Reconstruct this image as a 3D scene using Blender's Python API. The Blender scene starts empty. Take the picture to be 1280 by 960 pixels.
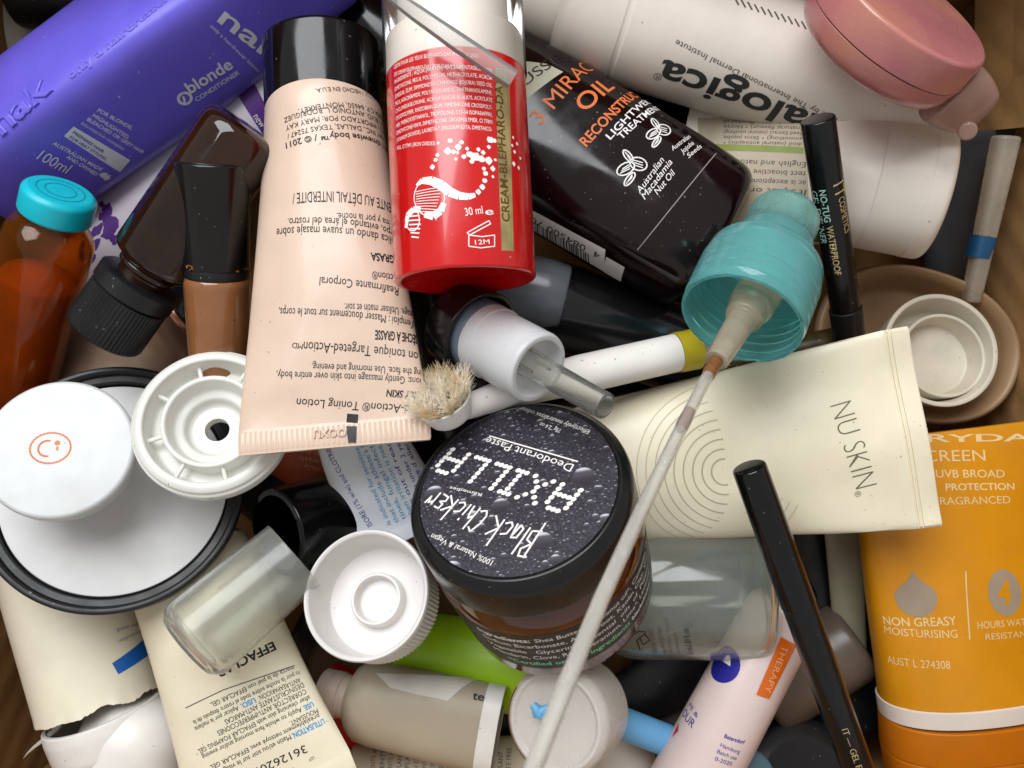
import bpy, bmesh, math, random
import numpy as np
from mathutils import Vector, Matrix, noise
from mathutils.bvhtree import BVHTree
random.seed(7)
SC = bpy.context.scene
COL = SC.collection
S = 0.001                    # all sizes below are millimetres
HCAM, FPX = 220.0, 1065.0    # camera height over z = 0, focal length in photo pixels (1280 wide)

# ---------------------------------------------------------------- camera, world, lamps, exposure
cam = bpy.data.cameras.new('camera')
cam.sensor_width = 36
cam.lens = 36 * FPX / 1280
cam.clip_start, cam.clip_end = 0.005, 20
cam_ob = bpy.data.objects.new('camera', cam)
cam_ob.location = (0, 0, HCAM * S)
COL.objects.link(cam_ob)
cam.dof.use_dof = True
cam.dof.focus_distance = 0.205
cam.dof.aperture_fstop = 30
SC.camera = cam_ob

w = bpy.data.worlds.new('World')
SC.world = w
w.use_nodes = True
w.node_tree.nodes['Background'].inputs[0].default_value = (1.0, 0.97, 0.94, 1)
w.node_tree.nodes['Background'].inputs[1].default_value = 0.48

def area(name, loc, target, size, size_y, power, col):
    l = bpy.data.lights.new(name, 'AREA')
    l.shape, l.size, l.size_y, l.energy, l.color = 'RECTANGLE', size, size_y, power, col
    o = bpy.data.objects.new(name, l)
    o.location = loc
    o.rotation_euler = (Vector(target) - Vector(loc)).to_track_quat('-Z', 'Y').to_euler()
    COL.objects.link(o)
    return o
area('window_light', (-0.17, 0.46, 0.62), (0, 0, 0), 0.62, 0.50, 7.7, (0.94, 0.97, 1.0))
SC.view_settings.view_transform = 'Standard'
SC.view_settings.look = 'None'
SC.view_settings.exposure = 0.0
SC.view_settings.gamma = 1
SC.cycles.use_denoising = True
SC.cycles.max_bounces = 14
SC.cycles.transparent_max_bounces = 12
SC.cycles.sample_clamp_indirect = 6

# ---------------------------------------------------------------- helpers
def W(p):
    x, y, z = p
    k = (HCAM - z) / FPX
    return Vector(((x - 640) * k, -(y - 480) * k, z))

def R(px, z):
    return px * (HCAM - z) / FPX

def lin(h):
    c = [int(h[i:i + 2], 16) / 255 for i in (0, 2, 4)]
    return tuple((x / 12.92 if x <= .04045 else ((x + .055) / 1.055) ** 2.4) for x in c)

def mat(name, hexc, rough=.38, metal=0., trans=0., ior=1.46, sss=0., sssr=3., coat=0., var=.10, vs=90., bump=.0,
        bs=900., speck=.0, speckc='e8e4dc', spec=.5, col2=None, c2s=60., c2lo=.45, c2hi=.6, smear=.12, scuff=0., scuffc='8d8474'):
    m = bpy.data.materials.new(name)
    m.use_nodes = True
    nt = m.node_tree
    N, L = nt.nodes, nt.links
    b = N['Principled BSDF']
    tc = N.new('ShaderNodeTexCoord')
    def nz(scale, detail=3):
        n = N.new('ShaderNodeTexNoise')
        n.inputs['Scale'].default_value = scale
        n.inputs['Detail'].default_value = detail
        L.new(tc.outputs['Object'], n.inputs['Vector'])
        return n.outputs['Fac']
    def ramp(src, lo, hi, a=0., c=1.):
        r = N.new('ShaderNodeMapRange')
        r.inputs['From Min'].default_value, r.inputs['From Max'].default_value = lo, hi
        r.inputs['To Min'].default_value, r.inputs['To Max'].default_value = a, c
        L.new(src, r.inputs['Value'])
        return r.outputs['Result']
    def mixc(fac, a, c):
        x = N.new('ShaderNodeMix')
        x.data_type = 'RGBA'
        L.new(fac, x.inputs[0])
        for sock, val in ((x.inputs[6], a), (x.inputs[7], c)):
            if isinstance(val, tuple):
                sock.default_value = (*val, 1)
            else:
                L.new(val, sock)
        return x.outputs[2]
    base = lin(hexc)
    dark = tuple(v * (1 - var) for v in base)
    lite = tuple(min(1, v * (1 + var * .6)) for v in base)
    col = mixc(ramp(nz(vs), .3, .7), dark, lite)
    if col2:
        col = mixc(ramp(nz(c2s, 4), c2lo, c2hi), col, lin(col2))
    if scuff:
        col = mixc(ramp(nz(32, 6), .52, .72, 0, scuff), col, lin(scuffc))
    if speck:
        col = mixc(ramp(nz(1100, 1), .80 - speck * .1, .82 - speck * .1, 0, .75), col, lin(speckc))
    L.new(col, b.inputs['Base Color'])
    L.new(ramp(nz(140, 5), .3, .75, max(.02, rough - smear * .5), min(1, rough + smear)), b.inputs['Roughness'])
    b.inputs['Metallic'].default_value = metal
    b.inputs['IOR'].default_value = ior
    b.inputs['Transmission Weight'].default_value = trans
    b.inputs['Specular IOR Level'].default_value = spec
    if sss:
        b.inputs['Subsurface Weight'].default_value = sss
        b.inputs['Subsurface Radius'].default_value = (1, .9, .8)
        b.inputs['Subsurface Scale'].default_value = sssr * S
    b.inputs['Coat Weight'].default_value = coat
    b.inputs['Coat Roughness'].default_value = .08
    if bump:
        bn = N.new('ShaderNodeBump')
        bn.inputs['Strength'].default_value = bump
        bn.inputs['Distance'].default_value = .0004
        L.new(nz(bs, 4), bn.inputs['Height'])
        L.new(bn.outputs['Normal'], b.inputs['Normal'])
    return m

def film(name, hexc, transp=.3, rough=.25, transl=.28, tint='ffffff', var=.06, vs=60., speck=.15, speckc='666660', gl=1.4):
    """thin moulded plastic: part see-through, part light-scattering, with a gloss"""
    m = bpy.data.materials.new(name)
    m.use_nodes = True
    nt = m.node_tree
    N, L = nt.nodes, nt.links
    N.remove(N['Principled BSDF'])
    tc = N.new('ShaderNodeTexCoord')
    def nz(sc, d=3):
        n = N.new('ShaderNodeTexNoise')
        n.inputs['Scale'].default_value, n.inputs['Detail'].default_value = sc, d
        L.new(tc.outputs['Object'], n.inputs['Vector'])
        return n.outputs['Fac']
    def mr(src, lo, hi, a, c):
        r = N.new('ShaderNodeMapRange')
        for k, v in zip(('From Min', 'From Max', 'To Min', 'To Max'), (lo, hi, a, c)):
            r.inputs[k].default_value = v
        L.new(src, r.inputs['Value'])
        return r.outputs['Result']
    def mc(fac, a, c):
        x = N.new('ShaderNodeMix')
        x.data_type = 'RGBA'
        L.new(fac, x.inputs[0])
        for sk, v in ((x.inputs[6], a), (x.inputs[7], c)):
            if isinstance(v, tuple):
                sk.default_value = (*v, 1)
            else:
                L.new(v, sk)
        return x.outputs[2]
    def mixs(fac, a, c):
        x = N.new('ShaderNodeMixShader')
        if isinstance(fac, float):
            x.inputs[0].default_value = fac
        else:
            L.new(fac, x.inputs[0])
        L.new(a.outputs[0], x.inputs[1])
        L.new(c.outputs[0], x.inputs[2])
        return x
    base = lin(hexc)
    col = mc(mr(nz(vs), .3, .7, 0, 1), tuple(v * (1 - var) for v in base), tuple(min(1, v * (1 + var)) for v in base))
    if speck:
        col = mc(mr(nz(1100, 1), .80 - speck * .1, .82 - speck * .1, 0, .75), col, lin(speckc))
    d, tr, tp, gs = [N.new('ShaderNodeBsdf' + k) for k in ('Diffuse', 'Translucent', 'Transparent', 'Glossy')]
    L.new(col, d.inputs[0])
    L.new(col, tr.inputs[0])
    tp.inputs[0].default_value = (*lin(tint), 1)
    L.new(mr(nz(150, 5), .3, .75, max(.03, rough - .06), rough + .1), gs.inputs['Roughness'])
    s_ = mixs(transl, d, tr)
    s_ = mixs(transp, s_, tp)
    fr = N.new('ShaderNodeFresnel')
    fr.inputs[0].default_value = gl
    s_ = mixs(fr.outputs[0], s_, gs)
    L.new(s_.outputs[0], N['Material Output'].inputs[0])
    return m

def fil(pts, seg=4):
    """profile points (z, r[, fillet]) -> list of (z, r) with rounded corners"""
    out = []
    n = len(pts)
    for i, p in enumerate(pts):
        f = p[2] if len(p) > 2 else 0
        P = np.array(p[:2], float)
        if f and 0 < i < n - 1:
            a, c = np.array(pts[i - 1][:2], float), np.array(pts[i + 1][:2], float)
            la, lc = np.linalg.norm(a - P), np.linalg.norm(c - P)
            t = min(f, la * .49, lc * .49)
            pa, pc = P + (a - P) / la * t, P + (c - P) / lc * t
            for k in range(seg + 1):
                q = k / seg
                out.append(tuple((1 - q) ** 2 * pa + 2 * q * (1 - q) * P + q * q * pc))
        else:
            out.append(tuple(P))
    return out

def section(rx, ry, n, Ns, dx=0, dy=0):
    a = np.linspace(-math.pi, math.pi, 721)
    e = 2.0 / n
    x = -rx * np.sign(np.sin(a)) * np.abs(np.sin(a)) ** e
    y = ry * np.sign(np.cos(a)) * np.abs(np.cos(a)) ** e
    d = np.concatenate([[0], np.cumsum(np.hypot(np.diff(x), np.diff(y)))])
    hp = d[-1] / 2
    q = np.linspace(0, d[-1], Ns + 1)
    return np.interp(q, d, x) + dx, np.interp(q, d, y) + dy, hp

def frame(P, zd, hint=None, roll=0.):
    z = Vector(zd).normalized()
    if hint is None:
        hint = Vector((0, 0, 1)) if abs(z.z) < .8 else Vector((0, 1, 0))
    hint = Vector(hint)
    y = (hint - z * hint.dot(z)).normalized()
    x = y.cross(z)
    M = Matrix((x, y, z)).transposed().to_4x4()
    M.translation = P
    return M @ Matrix.Rotation(math.radians(roll), 4, 'Z')

WM = {}
def smat(M):
    Q = M.copy()
    Q.translation = M.translation * S
    return Q

def link(name, me, M, parent, m):
    ob = bpy.data.objects.new(name, me)
    COL.objects.link(ob)
    Q = smat(M)
    WM[ob.name] = Q
    ob.matrix_basis = Q
    if parent is not None:
        ob.parent = parent
        ob.matrix_parent_inverse = WM[parent.name].inverted()
    if m is not None:
        me.materials.append(m)
    return ob

def T(name, label, cat, at, group=None):
    e = bpy.data.objects.new(name, None)
    e.empty_display_size = .01
    COL.objects.link(e)
    M = Matrix.Translation(W(at) * S)
    e.matrix_basis = M
    WM[e.name] = M
    e['label'], e['category'] = label, cat
    if group:
        e['group'] = group
    return e

def tag(o, label, cat, group=None):
    o['label'], o['category'] = label, cat
    if group:
        o['group'] = group
    return o

CAMP = Vector((0, 0, HCAM))
def raydir(px, py):
    return Vector(((px - 640) / FPX, -(py - 480) / FPX, -1)).normalized()

class Part:
    """one loft mesh: rings (z, rx, ry, n, rib, dx, dy)"""
    def __init__(s, parent, name, M, rings, m, Ns=64, nribs=0, ends=(1, 1), dent=0., dfreq=.03, sharp=38, fn=None):
        s.M = M
        rr = []
        for r in rings:
            r = list(r) + [None, 2., 0., 0., 0.][len(r) - 2:]
            if r[2] is None:
                r[2] = r[1]
            rr.append(r)
        P = np.zeros((len(rr), Ns + 1, 3))
        hp = np.zeros(len(rr))
        for i, (z, rx, ry, n, rib, dx, dy) in enumerate(rr):
            x, y, hp[i] = section(max(rx, 1e-4), max(ry, 1e-4), n, Ns, dx, dy)
            if rib:
                q = np.linspace(-1, 1, Ns + 1)
                wv = np.clip(np.cos(q * math.pi * nribs) * 2.2, -1, 1) * .5 + .5
                k = np.hypot(x, y) + 1e-9
                if ry > .4 * rx:
                    x, y = x * (1 + rib * wv / k), y * (1 + rib * wv / k)
                else:
                    y = y + np.sign(y) * rib * wv
            P[i, :, 0], P[i, :, 1], P[i, :, 2] = x, y, z
        if dent:
            sd = sum(map(ord, name)) % 97 + len(rr) + round(M.translation.x)
            for i in range(P.shape[0]):
                for j in range(P.shape[1]):
                    if rr[i][1] < .01:
                        continue
                    jj = j % Ns
                    v = Vector((P[i, jj, 0] + sd, P[i, jj, 1] * .6, P[i, jj, 2])) * dfreq
                    d = noise.noise(v) * dent
                    P[i, j, 1] += d
        if fn is not None:
            P = fn(P)
        s.P, s.z, s.hp, s.Ns = P, np.array([r[0] for r in rr], float), hp, Ns
        verts, idx = [], []
        for i in range(len(rr)):
            if rr[i][1] < 1e-3:
                idx.append([len(verts)] * Ns)
                verts.append(P[i, 0] * [0, 0, 1] + [rr[i][5], rr[i][6], 0])
            else:
                idx.append(list(range(len(verts), len(verts) + Ns)))
                verts.extend(P[i, :Ns])
        faces = []
        for i in range(len(rr) - 1):
            a, b = idx[i], idx[i + 1]
            for j in range(Ns):
                k = (j + 1) % Ns
                if a[0] == a[1]:
                    if b[0] != b[1]:
                        faces.append((a[0], b[k], b[j]))
                elif b[0] == b[1]:
                    faces.append((a[j], a[k], b[0]))
                else:
                    faces.append((a[j], a[k], b[k], b[j]))
        if ends[0] and idx[0][0] != idx[0][1]:
            faces.append(tuple(idx[0][::-1]))
        if ends[1] and idx[-1][0] != idx[-1][1]:
            faces.append(tuple(idx[-1]))
        V = np.array(verts)
        me = bpy.data.meshes.new(name)
        me.from_pydata((V * S).tolist(), [], faces)
        me.shade_smooth()
        me.set_sharp_from_angle(angle=math.radians(sharp))
        s.ob = link(name, me, M, parent, m)
        s.bvh = BVHTree.FromPolygons([M @ Vector(v) for v in V], [f for f in faces if len(set(f)) > 2])
        # outer table: rings of increasing z
        keep, zm = [], -1e9
        i0 = int(np.argmin(s.z)) if rr[0][1] < 1e-3 else 0
        for i in range(i0, len(rr)):
            if rr[i][1] > 1e-3 and keep and abs(s.z[i] - zm) < 1e-4 and rr[i][1] > rr[keep[-1]][1] and len(keep) == 1:
                keep[-1] = i
            elif s.z[i] > zm + 1e-4 and rr[i][1] > 1e-3:
                keep.append(i)
                zm = s.z[i]
        s.k = keep
        s.oz, s.oP, s.oh = s.z[keep], P[keep], hp[keep]

    def pick(s, px, py):
        d = raydir(px, py)
        loc = s.bvh.ray_cast(CAMP, d)[0]
        if loc is None:
            best = s.bvh.find_nearest(CAMP + d * ((HCAM - s.M.translation.z) / -d.z))
            loc = best[0]
        l = s.M.inverted() @ loc
        v = min(max(l.z, s.oz[0]), s.oz[-1])
        i = min(max(int(np.searchsorted(s.oz, v)) - 1, 0), len(s.oz) - 2)
        f = (v - s.oz[i]) / (s.oz[i + 1] - s.oz[i])
        sec = s.oP[i] * (1 - f) + s.oP[i + 1] * f
        j = int(np.argmin((sec[:, 0] - l.x) ** 2 + (sec[:, 1] - l.y) ** 2))
        # refine between neighbours
        best = (1e9, 0)
        for a in (j - 1, j):
            if 0 <= a < s.Ns:
                p, q = sec[a, :2], sec[a + 1, :2]
                t = np.dot(np.array([l.x, l.y]) - p, q - p) / (np.dot(q - p, q - p) + 1e-12)
                t = min(max(t, 0), 1)
                dd = np.sum((p + t * (q - p) - [l.x, l.y]) ** 2)
                if dd < best[0]:
                    best = (dd, a + t)
        sv = best[1] / s.Ns * 2 - 1
        return sv * (s.oh[i] * (1 - f) + s.oh[i + 1] * f), v, loc.z

    def map(s, uv, off):
        u, v = uv[:, 0], np.clip(uv[:, 1], s.oz[0] + 1e-6, s.oz[-1] - 1e-6)
        i = np.clip(np.searchsorted(s.oz, v) - 1, 0, len(s.oz) - 2)
        f = (v - s.oz[i]) / (s.oz[i + 1] - s.oz[i])
        h = s.oh[i] * (1 - f) + s.oh[i + 1] * f
        def at(uu, ii, ff, hh):
            q = (np.clip(uu / hh, -1, 1) + 1) / 2 * s.Ns
            j = np.clip(q.astype(int), 0, s.Ns - 1)
            g = (q - j)[:, None]
            a = s.oP[ii, j] * (1 - g) + s.oP[ii, j + 1] * g
            b = s.oP[ii + 1, j] * (1 - g) + s.oP[ii + 1, j + 1] * g
            return a * (1 - ff[:, None]) + b * ff[:, None]
        p = at(u, i, f, h)
        du = at(u + .3, i, f, h) - at(u - .3, i, f, h)
        dv = at(u, i, np.ones_like(f), h) - at(u, i, np.zeros_like(f), h)
        n = np.cross(du, dv)
        n /= np.linalg.norm(n, axis=1)[:, None] + 1e-12
        return p + n * np.asarray(off).reshape(-1, 1)

class Flat:
    """printable plane at local height z of a frame"""
    def __init__(s, M, z):
        s.M, s.zz = M, z
    def pick(s, px, py):
        d = raydir(px, py)
        n = s.M.to_3x3() @ Vector((0, 0, 1))
        o = s.M @ Vector((0, 0, s.zz))
        t = (o - CAMP).dot(n) / d.dot(n)
        loc = CAMP + d * t
        l = s.M.inverted() @ loc
        return l.x, l.y, loc.z
    def map(s, uv, off):
        return np.column_stack([uv[:, 0], uv[:, 1], np.full(len(uv), s.zz) + np.asarray(off)])

GL = {}
def glyphs(txt, bold=0., shear=0., depth=0., space=1.):
    k = (txt, bold, shear, depth, space)
    if k not in GL:
        c = bpy.data.curves.new('t', 'FONT')
        c.body, c.shear, c.offset, c.resolution_u = txt, shear, bold, 4 if len(txt) < 14 else 2
        c.space_character = space
        c.size = 1
        if depth:
            c.extrude, c.bevel_depth, c.bevel_resolution = .03, .03, 1
        o = bpy.data.objects.new('t', c)
        COL.objects.link(o)
        bpy.context.view_layer.update()
        me = bpy.data.meshes.new_from_object(o.evaluated_get(bpy.context.evaluated_depsgraph_get()))
        v = np.zeros(len(me.vertices) * 3)
        me.vertices.foreach_get('co', v)
        v = v.reshape(-1, 3)
        f = [tuple(p.vertices) for p in me.polygons]
        bpy.data.objects.remove(o)
        bpy.data.curves.remove(c)
        bpy.data.meshes.remove(me)
        if len(v):
            v[:, 0] -= v[:, 0].min()
        GL[k] = (v, f, v[:, 0].max() if len(v) else 1.)
    return GL[k]
CAPH = .70

def emit_decal(parent, info, v2, faces, m, name, off=.09, step=1.4, zs=None):
    """v2: (N,2) surface millimetres; faces index lists"""
    bm = bmesh.new()
    vs = [bm.verts.new((a[0], a[1], 0 if zs is None else zs[i])) for i, a in enumerate(v2)]
    for f in faces:
        try:
            bm.faces.new([vs[i] for i in f])
        except ValueError:
            pass
    if step and zs is None and isinstance(info, Part):
        lo, hi = v2.min(0), v2.max(0)
        for ax in (0, 1):
            st = step if ax == 0 else step * 2
            q = lo[ax] + st
            while q < hi[ax]:
                co, no = [0, 0, 0], [0, 0, 0]
                co[ax], no[ax] = q, 1
                bmesh.ops.bisect_plane(bm, geom=bm.verts[:] + bm.edges[:] + bm.faces[:], plane_co=co, plane_no=no)
                q += st
    bm.verts.ensure_lookup_table()
    arr = np.array([v.co[:] for v in bm.verts])
    P = info.map(arr[:, :2], off + arr[:, 2])
    for v, p in zip(bm.verts, P):
        v.co = Vector(p) * S
    me = bpy.data.meshes.new(name)
    bm.to_mesh(me)
    bm.free()
    return link(name, me, info.M, parent, m)

def texts(parent, info, m, rows, name='lettering', off=.09, bold=0., shear=0., depth=0., space=1., step=None):
    V, Fc, Z, n, big = [], [], [], 0, 0
    for row in rows:
        s, p0, p1, h = row[:4]
        o = dict(row[4]) if len(row) > 4 else {}
        g, f, wd = glyphs(s, o.get('bold', bold), o.get('shear', shear), o.get('depth', depth), o.get('space', space))
        if not len(g):
            continue
        u0, v0, z0 = info.pick(*p0)
        u1, v1, z1 = info.pick(*p1)
        Wd, an = math.hypot(u1 - u0, v1 - v0), math.atan2(v1 - v0, u1 - u0)
        dl = math.hypot(p1[0] - p0[0], p1[1] - p0[1])
        uu, vu, zu = info.pick(p0[0] + (p1[1] - p0[1]) / dl * h, p0[1] - (p1[0] - p0[0]) / dl * h)
        hh = abs(-(uu - u0) * math.sin(an) + (vu - v0) * math.cos(an))
        sx, sy = Wd / wd, min(max(hh, .6 * R(h, z0)), 1.7 * R(h, z0)) / CAPH
        big = max(big, sy)
        x, y = g[:, 0] * sx, g[:, 1] * sy
        V.append(np.column_stack([u0 + x * math.cos(an) - y * math.sin(an), v0 + x * math.sin(an) + y * math.cos(an)]))
        Z.append(g[:, 2] * sy if (o.get('depth', depth)) else np.zeros(len(g)))
        Fc += [tuple(i + n for i in q) for q in f]
        n += len(g)
    st = step if step is not None else (1.4 if big > 3 else 0)
    return emit_decal(parent, info, np.vstack(V), Fc, m, name, off, st, np.concatenate(Z) if depth else None)

def uvof(info, pts):
    return np.array([info.pick(*p)[:2] for p in pts])

def patch(parent, info, pts, m, name='print_patch', off=.05, uv=None, step=1.2):
    q = uvof(info, pts) if uv is None else np.array(uv)
    a = 0.
    for i in range(len(q)):
        j = (i + 1) % len(q)
        a += q[i, 0] * q[j, 1] - q[j, 0] * q[i, 1]
    f = list(range(len(q)))
    return emit_decal(parent, info, q, [f if a > 0 else f[::-1]], m, name, off, step)

def shapes(parent, info, polys, m, name='print_marks', off=.07, step=1.2):
    """several uv polygons in one print"""
    V, Fc, n = [], [], 0
    for q in polys:
        q = np.array(q)
        a = sum(q[i, 0] * q[(i + 1) % len(q), 1] - q[(i + 1) % len(q), 0] * q[i, 1] for i in range(len(q)))
        f = [i + n for i in range(len(q))]
        Fc.append(f if a > 0 else f[::-1])
        V.append(q)
        n += len(q)
    return emit_decal(parent, info, np.vstack(V), Fc, m, name, off, step)

def stroke(q, wd, closed=False):
    """uv polyline -> quads"""
    q = [np.array(a, float) for a in q]
    if closed:
        q = q + [q[0]]
    out = []
    for a, b in zip(q[:-1], q[1:]):
        d = b - a
        l = np.linalg.norm(d)
        if l < 1e-6:
            continue
        d /= l
        n = np.array([-d[1], d[0]]) * wd / 2
        e = d * wd * .25
        out.append([a - n - e, b - n + e, b + n + e, a + n - e])
    return out

def disc2(c, r, k=12, ry=None):
    ry = ry or r
    return [(c[0] + r * math.cos(2 * math.pi * i / k), c[1] + ry * math.sin(2 * math.pi * i / k)) for i in range(k)]

def lathe(parent, name, A, B, prof, m, ratio=1., n=2., roll=0., hint=None, zdir=None, Ns=64, **kw):
    """profile (z mm, r mm) swept about the axis from A towards B (pixel, pixel, height)"""
    a = W(A) if not isinstance(A, Vector) else A
    zd = Vector(zdir) if zdir is not None else (W(B) if not isinstance(B, Vector) else B) - a
    M = frame(a, zd, hint, roll)
    rings = [(p[0], p[1], p[1] * ratio, n) + tuple(p[2:]) for p in prof]
    return Part(parent, name, M, rings, m, Ns, **kw)

def alen(A, B):
    return (W(B) - W(A)).length

def tube(parent, name, A, B, r, m, wc=None, crimp=5., ridges=0, nribs=0, shoulder=3., dent=.5, roll=0., Ns=96, th=.55, p=1.0, neck=.45, flat=1., dfreq=.03, K=14, groove=0):
    L = alen(A, B)
    wc = wc or r * 1.56
    M = frame(W(A), W(B) - W(A), None, roll)
    rg = [(0, r * neck, r * neck * flat), (shoulder * .35, r * .8, r * .8 * flat), (shoulder * .75, r * .965, r * .965 * flat), (shoulder * 1.2, r, r * flat)]
    z0, z1 = shoulder * 1.2, L - crimp
    for k in range(1, K + 1):
        f = k / K
        g = f ** p
        rg.append((z0 + (z1 - z0) * f, r + (wc - r) * g ** 1.15, max(th, r * flat * (1 - g) ** .85 * (1 - .0 * g) + th * g), 2 + 1.5 * max(0, g - .75) * 4))
    rg.append((z1 + .5, wc, th, 5, 0))
    if groove:
        for k in range(2):
            rg += [(z1 + .8 + k, wc, th, 8), (z1 + .95 + k, wc, th * .45, 8), (z1 + 1.2 + k, wc, th * .45, 8), (z1 + 1.35 + k, wc, th, 8)]
    if ridges:
        rg += [(z1 + .8, wc, th, 8, 0), (z1 + 1.0, wc, th, 8, ridges), (L - .9, wc, th, 8, ridges), (L - .7, wc, th, 8, 0), (L, wc - .2, th * .9, 8, 0)]
    else:
        rg += [(L - .3, wc, th, 8), (L, wc - .2, th * .7, 8)]
    return Part(parent, name, M, rg, m, Ns, nribs=nribs, dent=dent, dfreq=dfreq)

def bent(parent, name, pts, m, Ns=16, closed=True, bore=0.):
    """tube along 3-D points [(Vector, radius)]"""
    V, F = [], []
    n = len(pts)
    up = Vector((.3, .1, 1)).normalized()
    for i, (p, r) in enumerate(pts):
        d = (pts[min(i + 1, n - 1)][0] - pts[max(i - 1, 0)][0]).normalized()
        x = up.cross(d)
        if x.length < .05:
            x = Vector((1, 0, 0)).cross(d)
        x.normalize()
        y = d.cross(x)
        for j in range(Ns):
            a = 2 * math.pi * j / Ns
            V.append((p + (x * math.cos(a) + y * math.sin(a)) * r) * S)
    if bore:
        nv = len(V)
        for i, (p, r) in enumerate(pts):
            V += [(p * S + (v - p * S) * bore) for v in V[i * Ns:(i + 1) * Ns]]
        for i in range(n - 1):
            for j in range(Ns):
                k = (j + 1) % Ns
                F.append((nv + i * Ns + k, nv + i * Ns + j, nv + (i + 1) * Ns + j, nv + (i + 1) * Ns + k))
        for j in range(Ns):
            k = (j + 1) % Ns
            e = (n - 1) * Ns
            F += [(k, j, nv + j, nv + k), (e + j, e + k, nv + e + k, nv + e + j)]
        closed = False
    for i in range(n - 1):
        for j in range(Ns):
            k = (j + 1) % Ns
            F.append((i * Ns + j, i * Ns + k, (i + 1) * Ns + k, (i + 1) * Ns + j))
    if closed:
        F += [tuple(range(Ns))[::-1], tuple(range((n - 1) * Ns, n * Ns))]
    me = bpy.data.meshes.new(name)
    me.from_pydata(V, [], F)
    me.shade_smooth()
    me.set_sharp_from_angle(angle=math.radians(45))
    return link(name, me, Matrix.Identity(4), parent, m)

def boxm(parent, name, lo, hi, m, bevel=.6):
    bm = bmesh.new()
    bmesh.ops.create_cube(bm, size=1)
    for v in bm.verts:
        v.co = Vector([(lo[i] + hi[i]) / 2 + v.co[i] * (hi[i] - lo[i]) for i in range(3)]) * S
    if bevel:
        bmesh.ops.bevel(bm, geom=bm.edges[:], offset=bevel * S, segments=2, affect='EDGES')
    me = bpy.data.meshes.new(name)
    bm.to_mesh(me)
    bm.free()
    return link(name, me, Matrix.Identity(4), parent, m)

def P2(info, pts):
    return [tuple(info.pick(*p)[:2]) for p in pts]
# ---------------------------------------------------------------- materials
CARD = mat('cardboard', 'a88052', rough=.85, var=.18, vs=45, bump=.35, bs=500, spec=.2, smear=.05, scuff=.45, scuffc='5e4426')
def corrugate(m):
    N, L = m.node_tree.nodes, m.node_tree.links
    tc = N.new('ShaderNodeTexCoord')
    wv = N.new('ShaderNodeTexWave')
    wv.inputs['Scale'].default_value, wv.inputs['Distortion'].default_value = 45, .6
    wv.bands_direction = 'DIAGONAL'
    L.new(tc.outputs['Object'], wv.inputs['Vector'])
    b2 = N.new('ShaderNodeBump')
    b2.inputs['Strength'].default_value, b2.inputs['Distance'].default_value = .35, .0006
    L.new(wv.outputs['Fac'], b2.inputs['Height'])
    b1 = [n for n in N if n.type == 'BUMP' and n != b2][0]
    L.new(b2.outputs['Normal'], b1.inputs['Normal'])
corrugate(CARD)
WHITE = mat('white_plastic', 'e4e0da', rough=.34, scuff=.18, scuffc='b0a596', sss=.12, sssr=1.5, speck=.35, speckc='7a7266', var=.05)
WHITEW = mat('warm_white_plastic', 'e2d8cc', rough=.36, scuff=.15, scuffc='b8a48e', sss=.10, sssr=1.5, var=.06, speck=.2, speckc='6b6258')
CREAM = mat('cream_tube_plastic', 'e6dcc2', rough=.38, var=.05, scuff=.22, scuffc='b5a684', bump=.10, bs=160, speck=.35, speckc='7d745e', sss=.08, sssr=1.2)
BLACK = mat('black_plastic', '0d0d0f', rough=.22, var=.3, speck=.3, scuff=.5, scuffc='1d1c1b', speckc='8a8886')
BLACKM = mat('matt_black_plastic', '131315', rough=.42, var=.3, speck=.35, scuff=.5, scuffc='232220', speckc='8a8886')
BLACKG = mat('glossy_black_plastic', '08080a', rough=.12, var=.3, speck=.35, speckc='777573')
INK = mat('black_ink', '16130f', rough=.5, var=.1)
INKG = mat('grey_ink', '5b564d', rough=.5, var=.1)
INKW = mat('white_ink', 'ece8e4', rough=.5, var=.05)
SILVER = mat('silver_ink', 'd8d5e2', rough=.45, var=.05)

# ---------------------------------------------------------------- the cardboard box
box = T('cardboard_box', 'open brown cardboard box holding the whole heap of toiletries', 'box', (640, 480, -78))
BX, BY0, BY1, BZ, BT = 150, -122, 124, -78, 34
boxm(box, 'bottom_panel', (-BX, BY0, BZ - 4), (BX, BY1, BZ), CARD)
boxm(box, 'side_panel', (-BX - 4, BY0 - 4, BZ - 4), (-BX - .2, BY1 + 4, BT), CARD)
boxm(box, 'side_panel', (BX + .2, BY0 - 4, BZ - 4), (BX + 4, BY1 + 4, BT), CARD)
boxm(box, 'side_panel', (-BX, BY0 - 4, BZ - 4), (BX, BY0 - .2, BT), CARD)
boxm(box, 'side_panel', (-BX, BY1 + .2, BZ - 4), (BX, BY1 + 4, BT), CARD)

# a flap folded down inside the right-hand side
V = [Vector(v) for v in ((149.5, 60, 34), (149.5, 123.5, 34), (136, 123.5, -30), (143, 78, -44))]
fl_ = bpy.data.meshes.new('inner_flap')
fl_.from_pydata([v * S for v in V] + [(v + Vector((2.5, 0, 1))) * S for v in V], [], [(3, 2, 1, 0), (4, 5, 6, 7), (0, 1, 5, 4), (1, 2, 6, 5), (2, 3, 7, 6), (3, 0, 4, 7)])
link('inner_flap', fl_, Matrix.Identity(4), box, CARD)

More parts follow.
